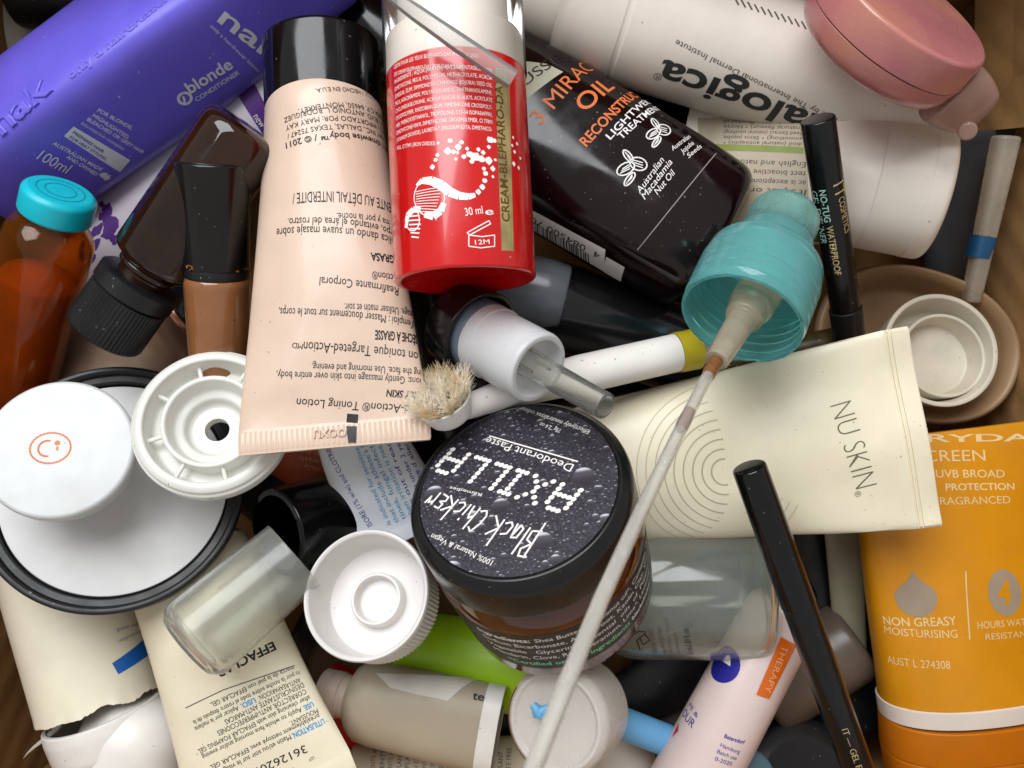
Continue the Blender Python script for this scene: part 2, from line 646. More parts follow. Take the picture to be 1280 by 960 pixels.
# ================================================================= TOP LEFT
# purple conditioner bottle
PURP = mat('purple_plastic', '685cd0', rough=.34, var=.06, bump=.02, bs=1500, sss=.05, speck=.05)
t = T('conditioner_bottle', 'purple square-shouldered conditioner bottle with silver print', 'bottle', (-21, 218, -14))
A, B = (-24, 222, -16), (400, -82, -12)
L = alen(A, B)
pb = lathe(t, 'body', A, B, fil([(0, 0), (0, 16.6, 4.5), (L * .55, 17.2, 5), (L, 15, 3), (L, 0)], 6), PURP, n=6, roll=60, Ns=128)
texts(t, pb, SILVER, [('nak', (271, 26), (346, 84), 24, {'bold': .015}), ('only a hairdresser knows', (262, 33), (322, 90), 5),
    ], name='lettering')
texts(t, pb, SILVER, [('blonde', (238, 117), (292, 84), 15, {'bold': .02}), ('CONDITIONER', (246, 127), (300, 92), 5.5, {'bold': .01})], name='lettering')
u0, v0, _ = pb.pick(231, 123)
shapes(t, pb, stroke(disc2((u0, v0), 1.7, 16), .75, True) + stroke([(u0 - .7, v0), (u0 + .2, v0 - .3), (u0 + .9, v0 - .9)], .6), SILVER)
texts(t, pb, SILVER, [('FOR BLONDE,', (121, 139), (164, 162), 4.8, {'bold': .015}), ('HIGHLIGHTED,', (115, 145), (160, 174), 4.8, {'bold': .015}),
    ('BLEACHED OR GREY HAIR', (108, 150), (178, 192), 4.8, {'bold': .015}), ('bio-marine complex', (101, 155), (154, 188), 4.5),
    ('AUSTRALIAN MADE', (65, 180), (126, 214), 4.8, {'bold': .015}), ('AND OWNED', (82, 197), (120, 220), 4.8, {'bold': .015}),
    ('100ml', (45, 198), (82, 217), 14)], name='lettering')
q = uvof(pb, [(80, 170), (92, 158), (163, 200), (150, 215)])
patch(t, pb, None, SILVER, 'print_patch', uv=q)
texts(t, pb, mat('purple_ink', '3a2a9c', rough=.5), [('PREPARES HAIR', (90, 166), (128, 191), 4, {'bold': .01}), ('FOR HEAT STYLING', (86, 172), (131, 200), 4, {'bold': .01})], off=.14)
u0, v0, _ = pb.pick(131, 220)
shapes(t, pb, [[(u0 + a, v0 + b) for a, b in ((-1.6, -.6), (-1.2, .6), (-.2, 1.2), (.3, .7), (.8, 1.4), (1.7, .1), (1.2, -1.1), (.4, -.8), (-.6, -.9))]], SILVER)
texts(t, pb, PURP, [('nak', (2, 170), (66, 112), 26, {'bold': .005})], name='embossed_lettering', depth=1, off=0)
texts(t, pb, PURP, [('only a hairdresser knows', (88, 100), (262, -42), 10, {'bold': .01})], name='embossed_lettering', depth=1, off=0)

# pale thing and black cap in the corner
PALE = mat('pale_grey_plastic', 'b9b1a3', rough=.4, var=.1)
t = T('lotion_bottle', 'pale beige bottle in the corner behind the purple bottle', 'bottle', (20, 40, -40))
lathe(t, 'body', (-60, 95, -45), (150, -40, -45), fil([(0, 0), (0, 17, 4), (52, 17, 5), (60, 8, 2), (60, 0)]), PALE, ratio=.8)
lathe(t, 'cap', (20, -10, -28), (100, -10, -28), fil([(0, 0), (0, 10, 2), (22, 10, 2), (22, 0)]), BLACKM)

# white tube with purple splashes below the bottles
PWHT = mat('lilac_white_plastic', 'd9d2dc', rough=.4, var=.05)
PINK = mat('violet_ink', '5a2f86', rough=.45, var=.1)
t = T('splash_print_tube', 'white tube with violet splash print lying under the dropper bottle', 'tube', (110, 350, -38))
A, B = (60, 385, -40), (385, 60, -30)
p = lathe(t, 'body', A, B, fil([(0, 0), (0, 14, 3), (alen(A, B), 15, 3), (alen(A, B), 0)]), PWHT, ratio=.75)
bl = []
for (x, y, r, e) in ((134, 262, 8, 1.0), (138, 278, 12, .8), (128, 270, 5, 1.2), (121, 288, 5, 2.2), (116, 308, 6, 2.0), (135, 292, 7, 1.3), (127, 255, 4, 1), (113, 322, 6, 1.2), (143, 300, 6, 1)):
    u0, v0, z0 = p.pick(x, y)
    rr = R(r, z0)
    bl.append([(u0 + rr * (1 + .25 * math.sin(3 * k + x)) * math.cos(k * .5236), v0 + rr * e * (1 + .25 * math.cos(2 * k + y)) * math.sin(k * .5236)) for k in range(12)])
shapes(t, p, bl, PINK, 'splash_print')
patch(t, p, [(298, 120), (318, 104), (352, 168), (338, 182)], PINK, 'print_band')
texts(t, p, INKW, [('new', (316, 146), (326, 160), 9)], off=.14)

# taupe tube below
TAUPE = mat('taupe_plastic', '8a6a55', rough=.35, var=.1, col2='b8a591', c2s=25, c2lo=.45, c2hi=.6)
t = T('taupe_tube', 'glossy taupe tube under the ribbed black cap', 'tube', (100, 470, -40))
p = lathe(t, 'body', (60, 520, -44), (262, 372, -34), fil([(0, 0), (0, 19, 3), (46, 17.5, 3), (50, 13, 2), (50, 0)]), TAUPE, ratio=.8)
lathe(t, 'cap', (236, 392, -35), (290, 350, -33), fil([(0, 0), (0, 10, 1), (3, 10.2, .5), (12, 10, 1), (12, 0)]), BLACKG, ratio=.85)
ROSE = mat('rose_gold', 'b9806c', rough=.25, metal=.9)
lathe(t, 'collar', (230, 397, -35), (290, 350, -33), fil([(0, 9), (0, 10.6, .5), (2.2, 10.6, .5), (2.2, 9)]), ROSE, ratio=.85)

# amber bottle with turquoise cap
AMBER = mat('amber_glass', 'e09230', rough=.05, trans=.95, ior=1.38, var=.15, vs=40, speck=.5, speckc='d8b08a')
TEALC = mat('turquoise_plastic', '0fb4c6', rough=.32, var=.06, sss=.1, sssr=1)
t = T('amber_vial', 'amber vial with turquoise screw cap standing at the left edge', 'bottle', (8, 500, -30))
A, B = (8, 520, -28), (76, 238, 4)
L = alen(A, B)
lathe(t, 'body', A, B, fil([(0, 0), (0, 11, 3), (L - 12.5, 11, 4), (L - 8.5, 7.6, 1), (L - 6, 7.4)]) + fil([(L - 6, 6.6), (L - 8.8, 6.8, 1), (L - 13, 10.1, 4), (1.2, 10.1, 3), (1.2, 0)]), AMBER)
lathe(t, 'contents', W(A).lerp(W(B), .03), B, fil([(0, 0), (0, 9.6, 3), (L * .62, 9.6, 1), (L * .66, 0)]), mat('brown_powder', 'dca462', rough=.7, var=.35, vs=70))
cp = lathe(t, 'screw_cap', W(A).lerp(W(B), (L - 7.2) / L), B, fil([(0, 0), (0, 8.5, .4), (.6, 8.9, .3), (6.2, 8.9, 1.1), (7.2, 7.6, .4), (7.2, 0)]), TEALC, Ns=96)
fl = Flat(cp.M, 7.2)
ring = []
for rr in (5.6, 3.6):
    ring += stroke(disc2((0, 0), rr, 32), .28, True)
shapes(cp.ob, fl, ring, mat('dark_turquoise', '0a8496', rough=.4), 'moulded_ring', off=.05)

# brown dropper bottle with ribbed black cap
DAMB = mat('dark_amber_glass', '42200c', rough=.07, trans=.7, ior=1.5, var=.3, speck=.35, speckc='a08870', coat=.1, col2='120805', c2s=40)
t = T('dropper_bottle', 'dark brown glass bottle with ribbed black screw cap lying on its side', 'bottle', (130, 425, 0))
A, B = (129, 419, 2), (312, 156, 11)
L = alen(A, B)
a, b = W(A), W(B)
def al(f):
    return a.lerp(b, f / L)
Part(t, 'screw_cap', frame(a, b - a), [(0, 0), (0, 9.0), (.5, 9.6)] + [(1.2, 9.55, 9.55, 2, .38), (12.4, 9.55, 9.55, 2, .38), (12.7, 9.8), (13.1, 9.3), (13.4, 9.3), (13.6, 10.3), (17.4, 10.3), (18.1, 9.4), (18.1, 0)], BLACKM, Ns=240, nribs=60)
dbt = lathe(t, 'body', al(17), B, fil([(0, 6.5), (3.2, 6.5, .5), (3.4, 7.6, .4), (4.6, 7.6, .4), (5.0, 7.0, .6), (6.4, 10.6, 2.2), (L - 17.5, 10.6, 4), (L - 17.5, 0)]), DAMB)
# its dark label with white marks
LABB = mat('navy_label', '0d0d18', rough=.3, var=.2)

mk_ = stroke(P2(dbt, [(222, 132), (217, 142)]), .3) + stroke(P2(dbt, [(163, 237), (171, 244)]), .25)
shapes(t, dbt, mk_ + stroke(P2(dbt, [(170, 220), (175, 224), (172, 229)]), .25), INKW, 'print_marks')
# foundation bottle
FND = mat('foundation_glass', '8c5a35', rough=.12, coat=.7, var=.15, vs=120, speck=.5, speckc='3a2214')
SMK = mat('smoked_cap', '0e0d0b', rough=.16, coat=.05, var=.3, speck=.3, speckc='8a7a6a')
t = T('foundation_bottle', 'small foundation bottle with tall glossy black cap and brown glass', 'bottle', (272, 470, -4))
A, B = (275, 466, -2), (266, 203, 14)
L = alen(A, B)
lathe(t, 'body', A, B, fil([(0, 0), (0, 7.4, 1.5), (24, 8.1, 1.4), (25.4, 7.6, .6), (25.4, 0)]), FND)
a, b = W(A), W(B)
lathe(t, 'collar', a.lerp(b, 25.2 / L), B, fil([(0, 0), (0, 7.8, .5), (2.6, 7.9, .5), (2.6, 0)]), BLACKM)
c = lathe(t, 'cap', a.lerp(b, 27.6 / L), B, fil([(0, 0), (0, 8.1, .4), (L - 27.6, 8.9, .8), (L - 27.6, 0)]), SMK)
SMG = mat('makeup_smear', '9a663c', rough=.4, var=.15)
sm = []
for (x, y, r) in ((237, 336, 5), (243, 340, 6), (252, 344, 5), (260, 346, 3), (268, 347, 3), (276, 347, 2), (300, 343, 3), (306, 338, 3)):
    u0, v0, z0 = c.pick(x, y)
    sm.append([(u0 + R(r, z0) * 1.3 * (1 + .4 * math.sin(k * 2.3 + x)) * math.cos(k * .628), max(.2, v0) + R(r, z0) * 1.0 * math.sin(k * .628)) for k in range(10)])
shapes(c.ob, c, sm, SMG, 'makeup_smear')

# ================================================================= PINK TUBE
PTUB = mat('pearl_pink_tube', 'd2b8a4', rough=.30, var=.06, coat=.15, speck=.12, speckc='7a5a48', sss=.08, sssr=1, bump=.015, bs=2600)
t = T('toning_lotion_tube', 'pearly pink lotion tube with glossy black cap and crimped end', 'tube', (403, 60, 0))
A, B = (405, 128, 2), (419, 560, 24)
pt = tube(t, 'body', A, B, 14.6, PTUB, wc=22.2, crimp=6.0, ridges=.22, nribs=76, shoulder=3, dent=.5, Ns=912 // 3, th=.75, neck=.8)
lathe(t, 'cap', (405, 142, 2.4), (402, 50, 0), fil([(0, 0), (0, 13.6, .3), (.5, 14.7, .4), (18.6, 14.9, 1.2), (18.6, 0)]), BLACKG, Ns=96)
rows = [("MADE IN É-U. / HECHO EN E.U.A.", (492, 124), (394, 111), 7), ("A MARÍA C.P. 64650, MONTERREY,", (486, 150), (373, 137), 6.4),
    ("DE C.V.; BLVD. ANTONIO L. RODRÍGUEZ", (488, 162), (355, 148), 6.4), ("ESN 6Y2 / IMPORTADO POR: MARY KAY", (488, 171), (357, 158), 6.4),
    ("MARY KAY INC., DALLAS, TEXAS 75247 /", (488, 181), (359, 168), 6.4), ("wise® / timewise body™ / © 2011", (488, 193), (357, 179), 7.6, {'bold': .015}),
    ("VENTE AU DÉTAIL INTERDITE /", (491, 257), (366, 242), 10), ("ma y por la noche.", (486, 275), (421, 266), 8),
    ("rpo, evitando el área del rostro.", (490, 287), (360, 273), 8.5), ("aplica dando un suave masaje sobre", (496, 300), (346, 286), 9),
    ("GRASA", (492, 320), (463, 316), 9, {'bold': .025}), ("ction®", (491, 343), (465, 339), 9), ("Reafirmante Corporal", (498, 360), (400, 346), 10),
    ("usage. Utiliser matin et soir.", (515, 390), (430, 379), 8), ("d'emploi : Masser doucement sur tout le corps,", (517, 403), (349, 385), 8.5),
    ("SÈCHE À GRASSE", (520, 420), (469, 413), 9.5, {'bold': .025}), ("on tonique Targeted-Action", (522, 441), (380, 427), 11.5), ("MD", (379, 430), (366, 428), 7),
    ("ing the face. Use morning and evening.", (526, 463), (390, 454), 8.5), ("ions: Gently massage into skin over entire body,", (526, 473), (346, 464), 9),
    ("ILY SKIN", (520, 490), (483, 487), 8.5, {'bold': .025, 'shear': .15}), ("eted-Action® Toning Lotion", (530, 508), (371, 498), 10.5, {'shear': .1})]
texts(t, pt, INK, rows)
patch(t, pt, [(434, 517), (448, 518), (447, 529), (433, 528)], INK, 'registration_mark')
patch(t, pt, [(433, 533), (446, 533), (445, 553), (436, 553)], INK, 'registration_mark', off=.3)
texts(t, pt, PTUB, [("OOXU", (433, 536), (392, 538), 10, {'bold': .0})], name='embossed_lettering', off=.25, depth=1)

# ================================================================= RED BOTTLE
RED = mat('red_lacquer', 'c4060a', rough=.22, coat=.6, var=.05, speck=.08)
CLEAR = film('clear_plastic', 'f4f4f2', transp=.95, rough=.08, speck=0, gl=1.22)
GOLD = mat('gold_foil', 'd8c58a', rough=.28, metal=.85, var=.35, vs=160, col2='9fbf86', c2s=120, c2lo=.55, c2hi=.68)
t = T('eye_cream_bottle', 'red eye cream pump bottle with white collar and clear overcap', 'bottle', (580, 360, 24))
A, B = (582, 352, 26), (562, -70, 20)
L = alen(A, B)
a, b = W(A), W(B)
rb = lathe(t, 'body', A, B, fil([(3, 0), (2.4, 12, 1.5), (0, 14.6, .9), (0, 16.1, .9), (47.5, 16.1, 0), (47.5, 0)]), RED, Ns=128)
lathe(t, 'collar', a.lerp(b, 47.5 / L), B, fil([(0.02, 0), (.02, 16.0, .3), (9, 15.8, 1), (10, 13, 1), (L - 47, 12.4, 1), (L - 47, 0)]), WHITEW, Ns=96)
lathe(t, 'overcap', a.lerp(b, 47.8 / L), B, fil([(0, 16.5), (L - 45, 16.4)]), CLEAR, Ns=96, ends=(0, 0))
ing = ["CRÈME POUR LES YEUX BLEPHARO-DAY A USAGE QUO", "EYE CREAM BLEPHARO-DAY FOR DAILY USE.", "INGREDIENTS : AQUA (WATER), CYCLOPENTASILOXANE",
    "DIMETHICONE, PEG-8, POLYMETHYL METHACRYLATE, ACACIA", "SENEGAL GUM, SIMMONDSIA CHINENSIS (JOJOBA) SEED OIL", "MICA, NIACINAMIDE, POLYACRYLAMIDE, TRIETHANOLAMINE,",
    "CYCLOHEXASILOXANE, ACRYLATES/C10-30 ALKYL ACRYLATE", "CROSSPOLYMER, RHIZOBIAN GUM, DIMETHICONE CROSSPOLY-", "MER, PHENOXYETHANOL, TROPOLONE, C13-14 ISOPARAFFIN,",
    "DIMETHICONE/VINYL DIMETHICONE CROSSPOLYMER, CI 77891", "(TITANIUM DIOXIDE), LAURETH-7, DISODIUM EDTA, DIMETHICO-", "NOL, CI 77491 (IRON OXIDES)."]
rows = []
for i, s in enumerate(ing):
    y0 = 87 + i * 9.15
    e = {1: 576, 11: 545}.get(i, 615)
    rows.append((s, (493 + i * .35, y0), (e if i else 598, y0 - 14 * (e - 493) / 122), 4.7))
texts(t, rb, INKW, rows)
# gold strip and its lettering
patch(t, rb, [(619, 84), (636, 88), (638, 160), (640, 240), (642, 314), (627, 313), (624, 240), (621, 160)], GOLD, 'gold_strip')
texts(t, rb, mat('gold_ink', '6b4f1c', rough=.4, metal=.4), [('CREAM-BLEPHARO-DAY', (637, 278), (627, 98), 9.5, {'bold': .01})], off=.12)
texts(t, rb, INKW, [('30 ml', (582, 270), (604, 267), 10), ('e', (607, 269), (617, 268), 9, {'bold': .008}), ('12M', (594, 306), (612, 305), 6, {'bold': 0})])
mk = []
mk += stroke(P2(rb, [(586, 294), (586, 308), (601, 310), (618, 308), (618, 294), (602, 296)]), .22, True)
mk += stroke(P2(rb, [(584, 291), (611, 276), (613, 280), (587, 294)]), .22, True)
# helix doodle: thick strand, beads and scattered cells
def thick(pts, ws):
    q = P2(rb, pts)
    out = []
    for i in range(len(q) - 1):
        a0, b0 = np.array(q[i]), np.array(q[i + 1])
        d = (b0 - a0) / (np.linalg.norm(b0 - a0) + 1e-9)
        nn = np.array([-d[1], d[0]])
        out.append([a0 - nn * ws[i] / 2, b0 - nn * ws[i + 1] / 2, b0 + nn * ws[i + 1] / 2, a0 + nn * ws[i] / 2])
    return out
mk += thick([(521, 232), (528, 226), (540, 226), (552, 232), (562, 240), (574, 245), (585, 246), (594, 244)], [.6, 1.3, 1.9, 2.1, 2.0, 1.7, 1.4, .9])
for x, y, r in ((598, 240, 3.4), (603, 234, 3.6), (606, 226, 3.2), (607, 217, 3.2), (605, 211, 2.6), (541, 209, 3.2), (545, 200, 2.6), (547, 194, 2.6), (560, 189, 4.5), (567, 190, 3), (573, 184, 4), (572, 191, 2), (580, 196, 3), (587, 193, 4), (594, 196, 6), (602, 199, 4.5), (611, 201, 5), (613, 175, 4.5), (618, 176, 3), (611, 184, 2.6), (577, 178, 3), (563, 176, 3), (548, 179, 2), (570, 199, 2), (590, 202, 3), (604, 191, 3), (616, 211, 3.4), (619, 200, 2), (616, 221, 2), (642, 205, 3), (643, 190, 2.5), (646, 180, 2.4), (640, 182, 2), (648, 210, 2.4), (641, 172, 2), (650, 198, 2), (584, 186, 2.4), (598, 187, 2.6)):
    u0, v0, z0 = rb.pick(x, y)
    mk.append([(u0 + R(r, z0) * (1 + .2 * math.sin(5 * k)) * math.cos(k * .7854), v0 + R(r, z0) * (1 + .2 * math.cos(3 * k + x)) * math.sin(k * .7854)) for k in range(8)])
for (cx, cy, rx_, ry_, k0, k1) in ((537, 247, 19, 23, -2.6, 1.2), (537, 247, 19, 23, 1.2, 3.7), (516, 275, 9, 14, 0, 6.28)):
    mk += stroke(P2(rb, [(cx + rx_ * math.cos(k0 + (k1 - k0) * i / 10), cy + ry_ * math.sin(k0 + (k1 - k0) * i / 10)) for i in range(11)]), .25)
for i in range(9):
    mk += stroke(P2(rb, [(520 + i * .2, 240 + i * 3), (553 - i * 1.2, 234 + i * 4.0)]), .16)
mk += thick([(508, 285), (510, 270), (517, 262), (526, 262)], [1.0, 1.3, 1.4, 1.2])
mk += thick([(531, 268), (542, 270), (551, 264), (555, 254)], [1.4, 1.8, 1.6, 1.2])
for i in range(7):
    mk += stroke(P2(rb, [(509 + i, 266 + i * 5), (526 - abs(3 - i) * .8, 264 + i * 5.5)]), .3)
shapes(t, rb, mk, INKW, 'helix_print', off=.1)

# clear strip across the top of the red bottle
CLEAR2 = film('clear_dip_tube', 'eef0ee', transp=.72, rough=.10, speck=0, gl=1.6)
t = tag(bent(None, 'clear_spatula', [(W((478, -14, 52)), 1.2), (W((520, 16, 50)), 1.7), (W((570, 51, 47)), 2.0), (W((641, 99, 44)), 2.1)], CLEAR2), 'clear plastic stick lying across the top of the red bottle', 'stick')
# ================================================================= TOP RIGHT
# dark oil tube with orange print
PLUM = mat('plum_black_plastic', '14070a', rough=.11, var=.4, vs=30, speck=.5, speckc='7d6a70')
ORI = mat('orange_ink', 'd9713a', rough=.5, var=.06)
t = T('hair_oil_bottle', 'plum black oval hair oil bottle with orange and white print and barcode', 'bottle', (900, 285, -16))
A, B = (893, 304, -16), (584, 121, -18)
L = alen(A, B)
ob = lathe(t, 'body', A, B, fil([(0, 0), (0, 21.2, 5.5), (17, 22.2, 6), (L * .6, 22.6, 9), (L, 22.4, 3), (L, 0)], 6), PLUM, ratio=.80, n=2.7, roll=10, Ns=128)
sm_ = []
u0, v0, _ = ob.pick(895, 192)
u1, v1, _ = ob.pick(797, 312)
shapes(t, ob, stroke([(u0 + (u1 - u0) * k / 10, v0 + (v1 - v0) * k / 10) for k in range(11)], .25), mat('seam_grey', '8d8582', rough=.4), 'cap_seam')
texts(t, ob, ORI, [('3 MIRACLE', (676, 157), (752, 88), 20), ('OIL', (732, 141), (769, 110), 22, {'bold': .01}), ('RECONSTRUCTOR', (733, 184), (812, 116), 13, {'bold': .02})])
texts(t, ob, INKW, [('LIGHTWEIGHT', (763, 175), (824, 126), 9, {'bold': .01}), ('TREATMENT', (777, 175), (826, 138), 9, {'bold': .01}),
    ('Australian', (800, 243), (831, 200), 8, {'shear': .3}), ('Macadamia', (806, 250), (841, 203), 8, {'shear': .3}), ('Nut Oil', (822, 244), (845, 216), 8, {'shear': .3}),
    ('Australian', (841, 189), (864, 172), 6, {'shear': .3}), ('Jojoba', (853, 193), (868, 180), 6, {'shear': .3}), ('Seeds', (861, 198), (878, 184), 6, {'shear': .3})])
mk = []
for cx, cy, s_ in ((790, 207, 1.0), (823, 164, .8)):
    for (dx, dy, rx_, ry_, rot) in ((-8, 4, 12, 7, -.5), (8, -2, 11, 8, .3), (-5, -12, 9, 4, .9), (-3, 17, 10, 4, -.9)):
        pts = []
        for k in range(14):
            a_ = k * 2 * math.pi / 14
            x_, y_ = rx_ * math.cos(a_), ry_ * math.sin(a_)
            pts.append((cx + s_ * (dx + x_ * math.cos(rot) - y_ * math.sin(rot)), cy + s_ * (dy + x_ * math.sin(rot) + y_ * math.cos(rot))))
        mk += stroke(P2(ob, pts), .35, True)
        for kk in (-.4, 0, .4):
            mk += stroke(P2(ob, [(cx + s_ * (dx - rx_ * .5 * math.cos(rot) - kk * ry_ * math.sin(-rot)), cy + s_ * (dy - rx_ * .5 * math.sin(rot) + kk * ry_)), (cx + s_ * (dx + rx_ * .5 * math.cos(rot)), cy + s_ * (dy + rx_ * .5 * math.sin(rot) + kk * ry_))]), .25)
shapes(t, ob, mk, INKW, 'nut_drawing')
CRM = mat('cream_label', 'b9b69f', rough=.45)
patch(t, ob, [(650, 76), (684, 80), (704, 90), (668, 116), (650, 132)], CRM, 'cream_label')
texts(t, ob, INK, [('AUSSIE', (640, 122), (705, 76), 13)], off=.12)
# barcode
patch(t, ob, [(664, 262), (757, 312), (752, 351), (664, 296)], INKW, 'barcode_label')
bars = []
c0, c1, c2, c3 = [np.array(ob.pick(*p_)[:2]) for p_ in ((666, 276), (737, 318), (733, 338), (664, 292))]
random.seed(3)
x_ = .01
while x_ < .98:
    wd_ = random.choice((.008, .012, .02, .026))
    bars.append([c0 + (c1 - c0) * x_, c0 + (c1 - c0) * (x_ + wd_), c3 + (c2 - c3) * (x_ + wd_), c3 + (c2 - c3) * x_])
    x_ += wd_ + random.choice((.009, .014, .024))
shapes(t, ob, bars, INK, 'barcode_bars', off=.1)
texts(t, ob, INK, [('4  084500 70', (751, 317), (664, 270), 9)], off=.1)
patch(t, ob, [(758, 321), (781, 334), (776, 352), (755, 340)], INKW, 'code_label')

# white serum bottle lying under the compact
t = T('serum_bottle', 'long white skin care bottle with grey upside-down lettering', 'bottle', (1200, 150, -16))
A, B = (1165, 141, -20), (655, -16, -14)
L = alen(A, B)
db = lathe(t, 'body', A, B, fil([(0, 0), (0, 17.2, 3), (L - 29.6, 17.4, .6), (L - 29.2, 17.0, .3), (L - 28.2, 17.0, .3), (L - 27.8, 17.3, .4), (L - 13, 16.2, 4), (L - 10.5, 12.8, .8), (L - 10, 12.8)]), WHITEW, Ns=128)
b_, a_ = W(B), W(A)
lathe(t, 'cap', a_.lerp(b_, (L - 11) / L), B, fil([(0, 0), (0, 13.4, .6), (14, 13.0, 2.5), (14, 0)]), WHITEW, Ns=96)
DG = mat('charcoal_ink', '2f302e', rough=.45, var=.1)
texts(t, db, DG, [('dermalogica', (1152, 190), (830, 74), 25, {'bold': .022})])
texts(t, db, INKG, [('a professional-grade skin care by The International Dermal Institute', (1190, 158), (846, 49), 11), ('®', (829, 93), (819, 90), 9)])
mk = []
for k in range(14):
    x_, y_ = 918 + k * 8.4, -3 + k * 3.0
    mk += stroke(P2(db, [(x_, y_), (x_ + 5, y_ + 9)]), .5)
shapes(t, db, mk, INKG, 'dash_print')

# white tube with brown text panel and large cap
KR = mat('printed_beige_label', 'b3a48e', rough=.5, var=.1)
t = T('toothpaste_tube', 'white tube with beige text panel and large smooth white cap', 'tube', (1165, 245, -14))
A, B = (1176, 245, -13), (850, 190, -26)
tt_ = tube(t, 'body', (1094, 231, -16.2), B, 17.6, WHITEW, wc=25, crimp=5, shoulder=1, neck=.95, dent=.3)
lathe(t, 'cap', (1084, 229.5, -16.6), A, fil([(0, 0), (0, 17.4, .2), (.3, 17.75, .2), (12.6, 17.8, .2), (12.9, 18.0, .2), (18, 17.9, 2.5), (19, 14, 1), (19.6, 0)]), WHITEW, Ns=96)
patch(t, tt_, [(872, 147), (1003, 147), (1012, 300), (872, 300)], KR, 'text_panel')
patch(t, tt_, [(872, 180), (1004, 184), (1005, 192), (872, 188)], mat('olive_ink', '7d8a3a', rough=.5), 'olive_stripe', off=.1)
patch(t, tt_, [(1000, 292), (1030, 292), (1030, 322), (1000, 322)], mat('green_ink', '2f6a2a', rough=.5), 'green_patch', off=.1)
rows = []
for i, s in enumerate(["in gum health) • Menthol oil", "(natural flavour) • Horse", "Seed Extract (natural soothing)", "smoothing) • Skins jojoba", "dioil (natural antiseptic) •"]):
    rows.append((s, (1003, 152 + i * 6.6), (905, 150 + i * 6.6), 4.6))
for i, s in enumerate(["English and naturally", "tect bioactive extract", "ac is exceptional power", "It's just organic"]):
    rows.append((s, (1008, 203 + i * 11.5), (905, 199 + i * 11.5), 7))
texts(t, tt_, mat('brown_ink', '3c342a', rough=.5), rows, off=.1)

# pink translucent compact
PKC = mat('pink_translucent_plastic', 'c4787e', rough=.22, trans=.25, sss=.3, sssr=3, coat=.3, var=.12, vs=40, col2='cf8f78', c2s=28, c2lo=.42, c2hi=.62, speck=.15)
PKT = mat('clear_pink_plastic', 'c09a8c', rough=.2, trans=.45, var=.1)
t = T('pink_compact', 'rounded pink translucent compact with side clasp in the upper corner', 'compact', (1150, 60, 20))
Mz = Vector((.40, .55, .73)).normalized()
C0 = W((1140, 6, 22))
cb = lathe(t, 'lower_shell', C0 - Mz * 15.5, None, fil([(0, 0), (0, 16.5, 3), (2.5, 20.6, 2), (7.6, 21.6, .2), (7.6, 0)]), PKC, zdir=Mz, Ns=96)
cl = lathe(t, 'lid', C0 - Mz * 7.6, None, fil([(0, 0), (0, 21.8, .2), (7.3, 21.4, .5), (7.8, 20.7, .3), (8.4, 0)]), PKC, zdir=Mz, Ns=96)
cs = lathe(t, 'clasp', (1184, 112, 12), (1236, 152, 6), fil([(0, 0), (0, 8.5, 1), (6, 8, 2), (12, 6, 2), (12, 0)]), PKT, ratio=.55, n=3, roll=40)
lathe(cs.ob, 'button', (1209, 163, 14), None, fil([(0, 0), (0, 2.3, .3), (1.4, 2.1, .6), (1.4, 0)]), PKT, zdir=(-.3, -.5, .8))

# dark grey pouch and striped stick at the right
DGR = mat('dark_grey_plastic', '3a3b3d', rough=.45, var=.15)
t = tube(None, 'grey_sachet', (1188, 372, -56), (1216, 165, -34), 10, DGR, wc=13, crimp=4, dent=1, flat=.5)
tag(t.ob, 'dark grey sachet wedged behind the big white tube cap', 'sachet')
STK = mat('clear_grey_plastic', 'd8ccba', rough=.25, trans=.6, ior=1.3, var=.2)
t = T('striped_stick', 'beige plastic stick with a blue band against the box side', 'stick', (1215, 370, -34))
st = lathe(t, 'shaft', (1213, 378, -36), (1258, 170, -24), fil([(0, 0), (0, 2.4, 1), (alen((1213, 378, -36), (1258, 170, -24)), 3.4, 1), (52, 0)][:3] + [(alen((1213, 378, -36), (1258, 170, -24)), 0)]), STK, n=3, ratio=1.2)
BLU = mat('blue_plastic', '22547c', rough=.35)
lathe(t, 'blue_band', (1222, 322, -33), (1232, 285, -31), [(0, 3.05), (6.4, 3.3)], BLU, n=3, ratio=1.2, ends=(0, 0))
bag = mat('clear_bag_film', 'cfc4b4', rough=.25, trans=.6, ior=1.2)

# taupe oval tub with white cap on it
TUB = film('taupe_translucent', 'c09c74', transp=.2, rough=.3, tint='d8c4a8', var=.15, vs=30, speck=.2, speckc='5a4a3a')
t = tag(lathe(None, 'taupe_tub', W((1150, 428, -33)) - Vector((-.05, .1, 1)) * 16, None, fil([(0, 0), (0, 27, 4), (14, 30.5, 2), (16, 29.2, 1.5), (14, 26.5, 2), (5, 23, 2), (5, 0)]), TUB, zdir=(-.05, .1, 1), ratio=.76, roll=-18, n=2.2, Ns=96).ob, 'taupe translucent oval tub under the open white cap', 'tub')
WC = mat('ivory_plastic', 'd0c8b6', rough=.4, sss=.1, sssr=1, speck=.35, speckc='5d5446', scuff=.5, scuffc='a3937a')
WCG = mat('greenish_white_plastic', 'b9bdab', rough=.4)
t = T('open_ivory_cap', 'open ivory cap with inner ring lying in the taupe tub', 'cap', (1177, 437, -34))
Mz = (.02, .16, 1)
lathe(t, 'shell', W((1177, 437, -24)) - Vector(Mz) * 13, None, fil([(0, 0), (0, 14.5, 2), (13, 16.6, .5), (13, 15.2, .5), (3, 13.5, 1.5), (3, 0)]), WC, zdir=Mz, Ns=96)
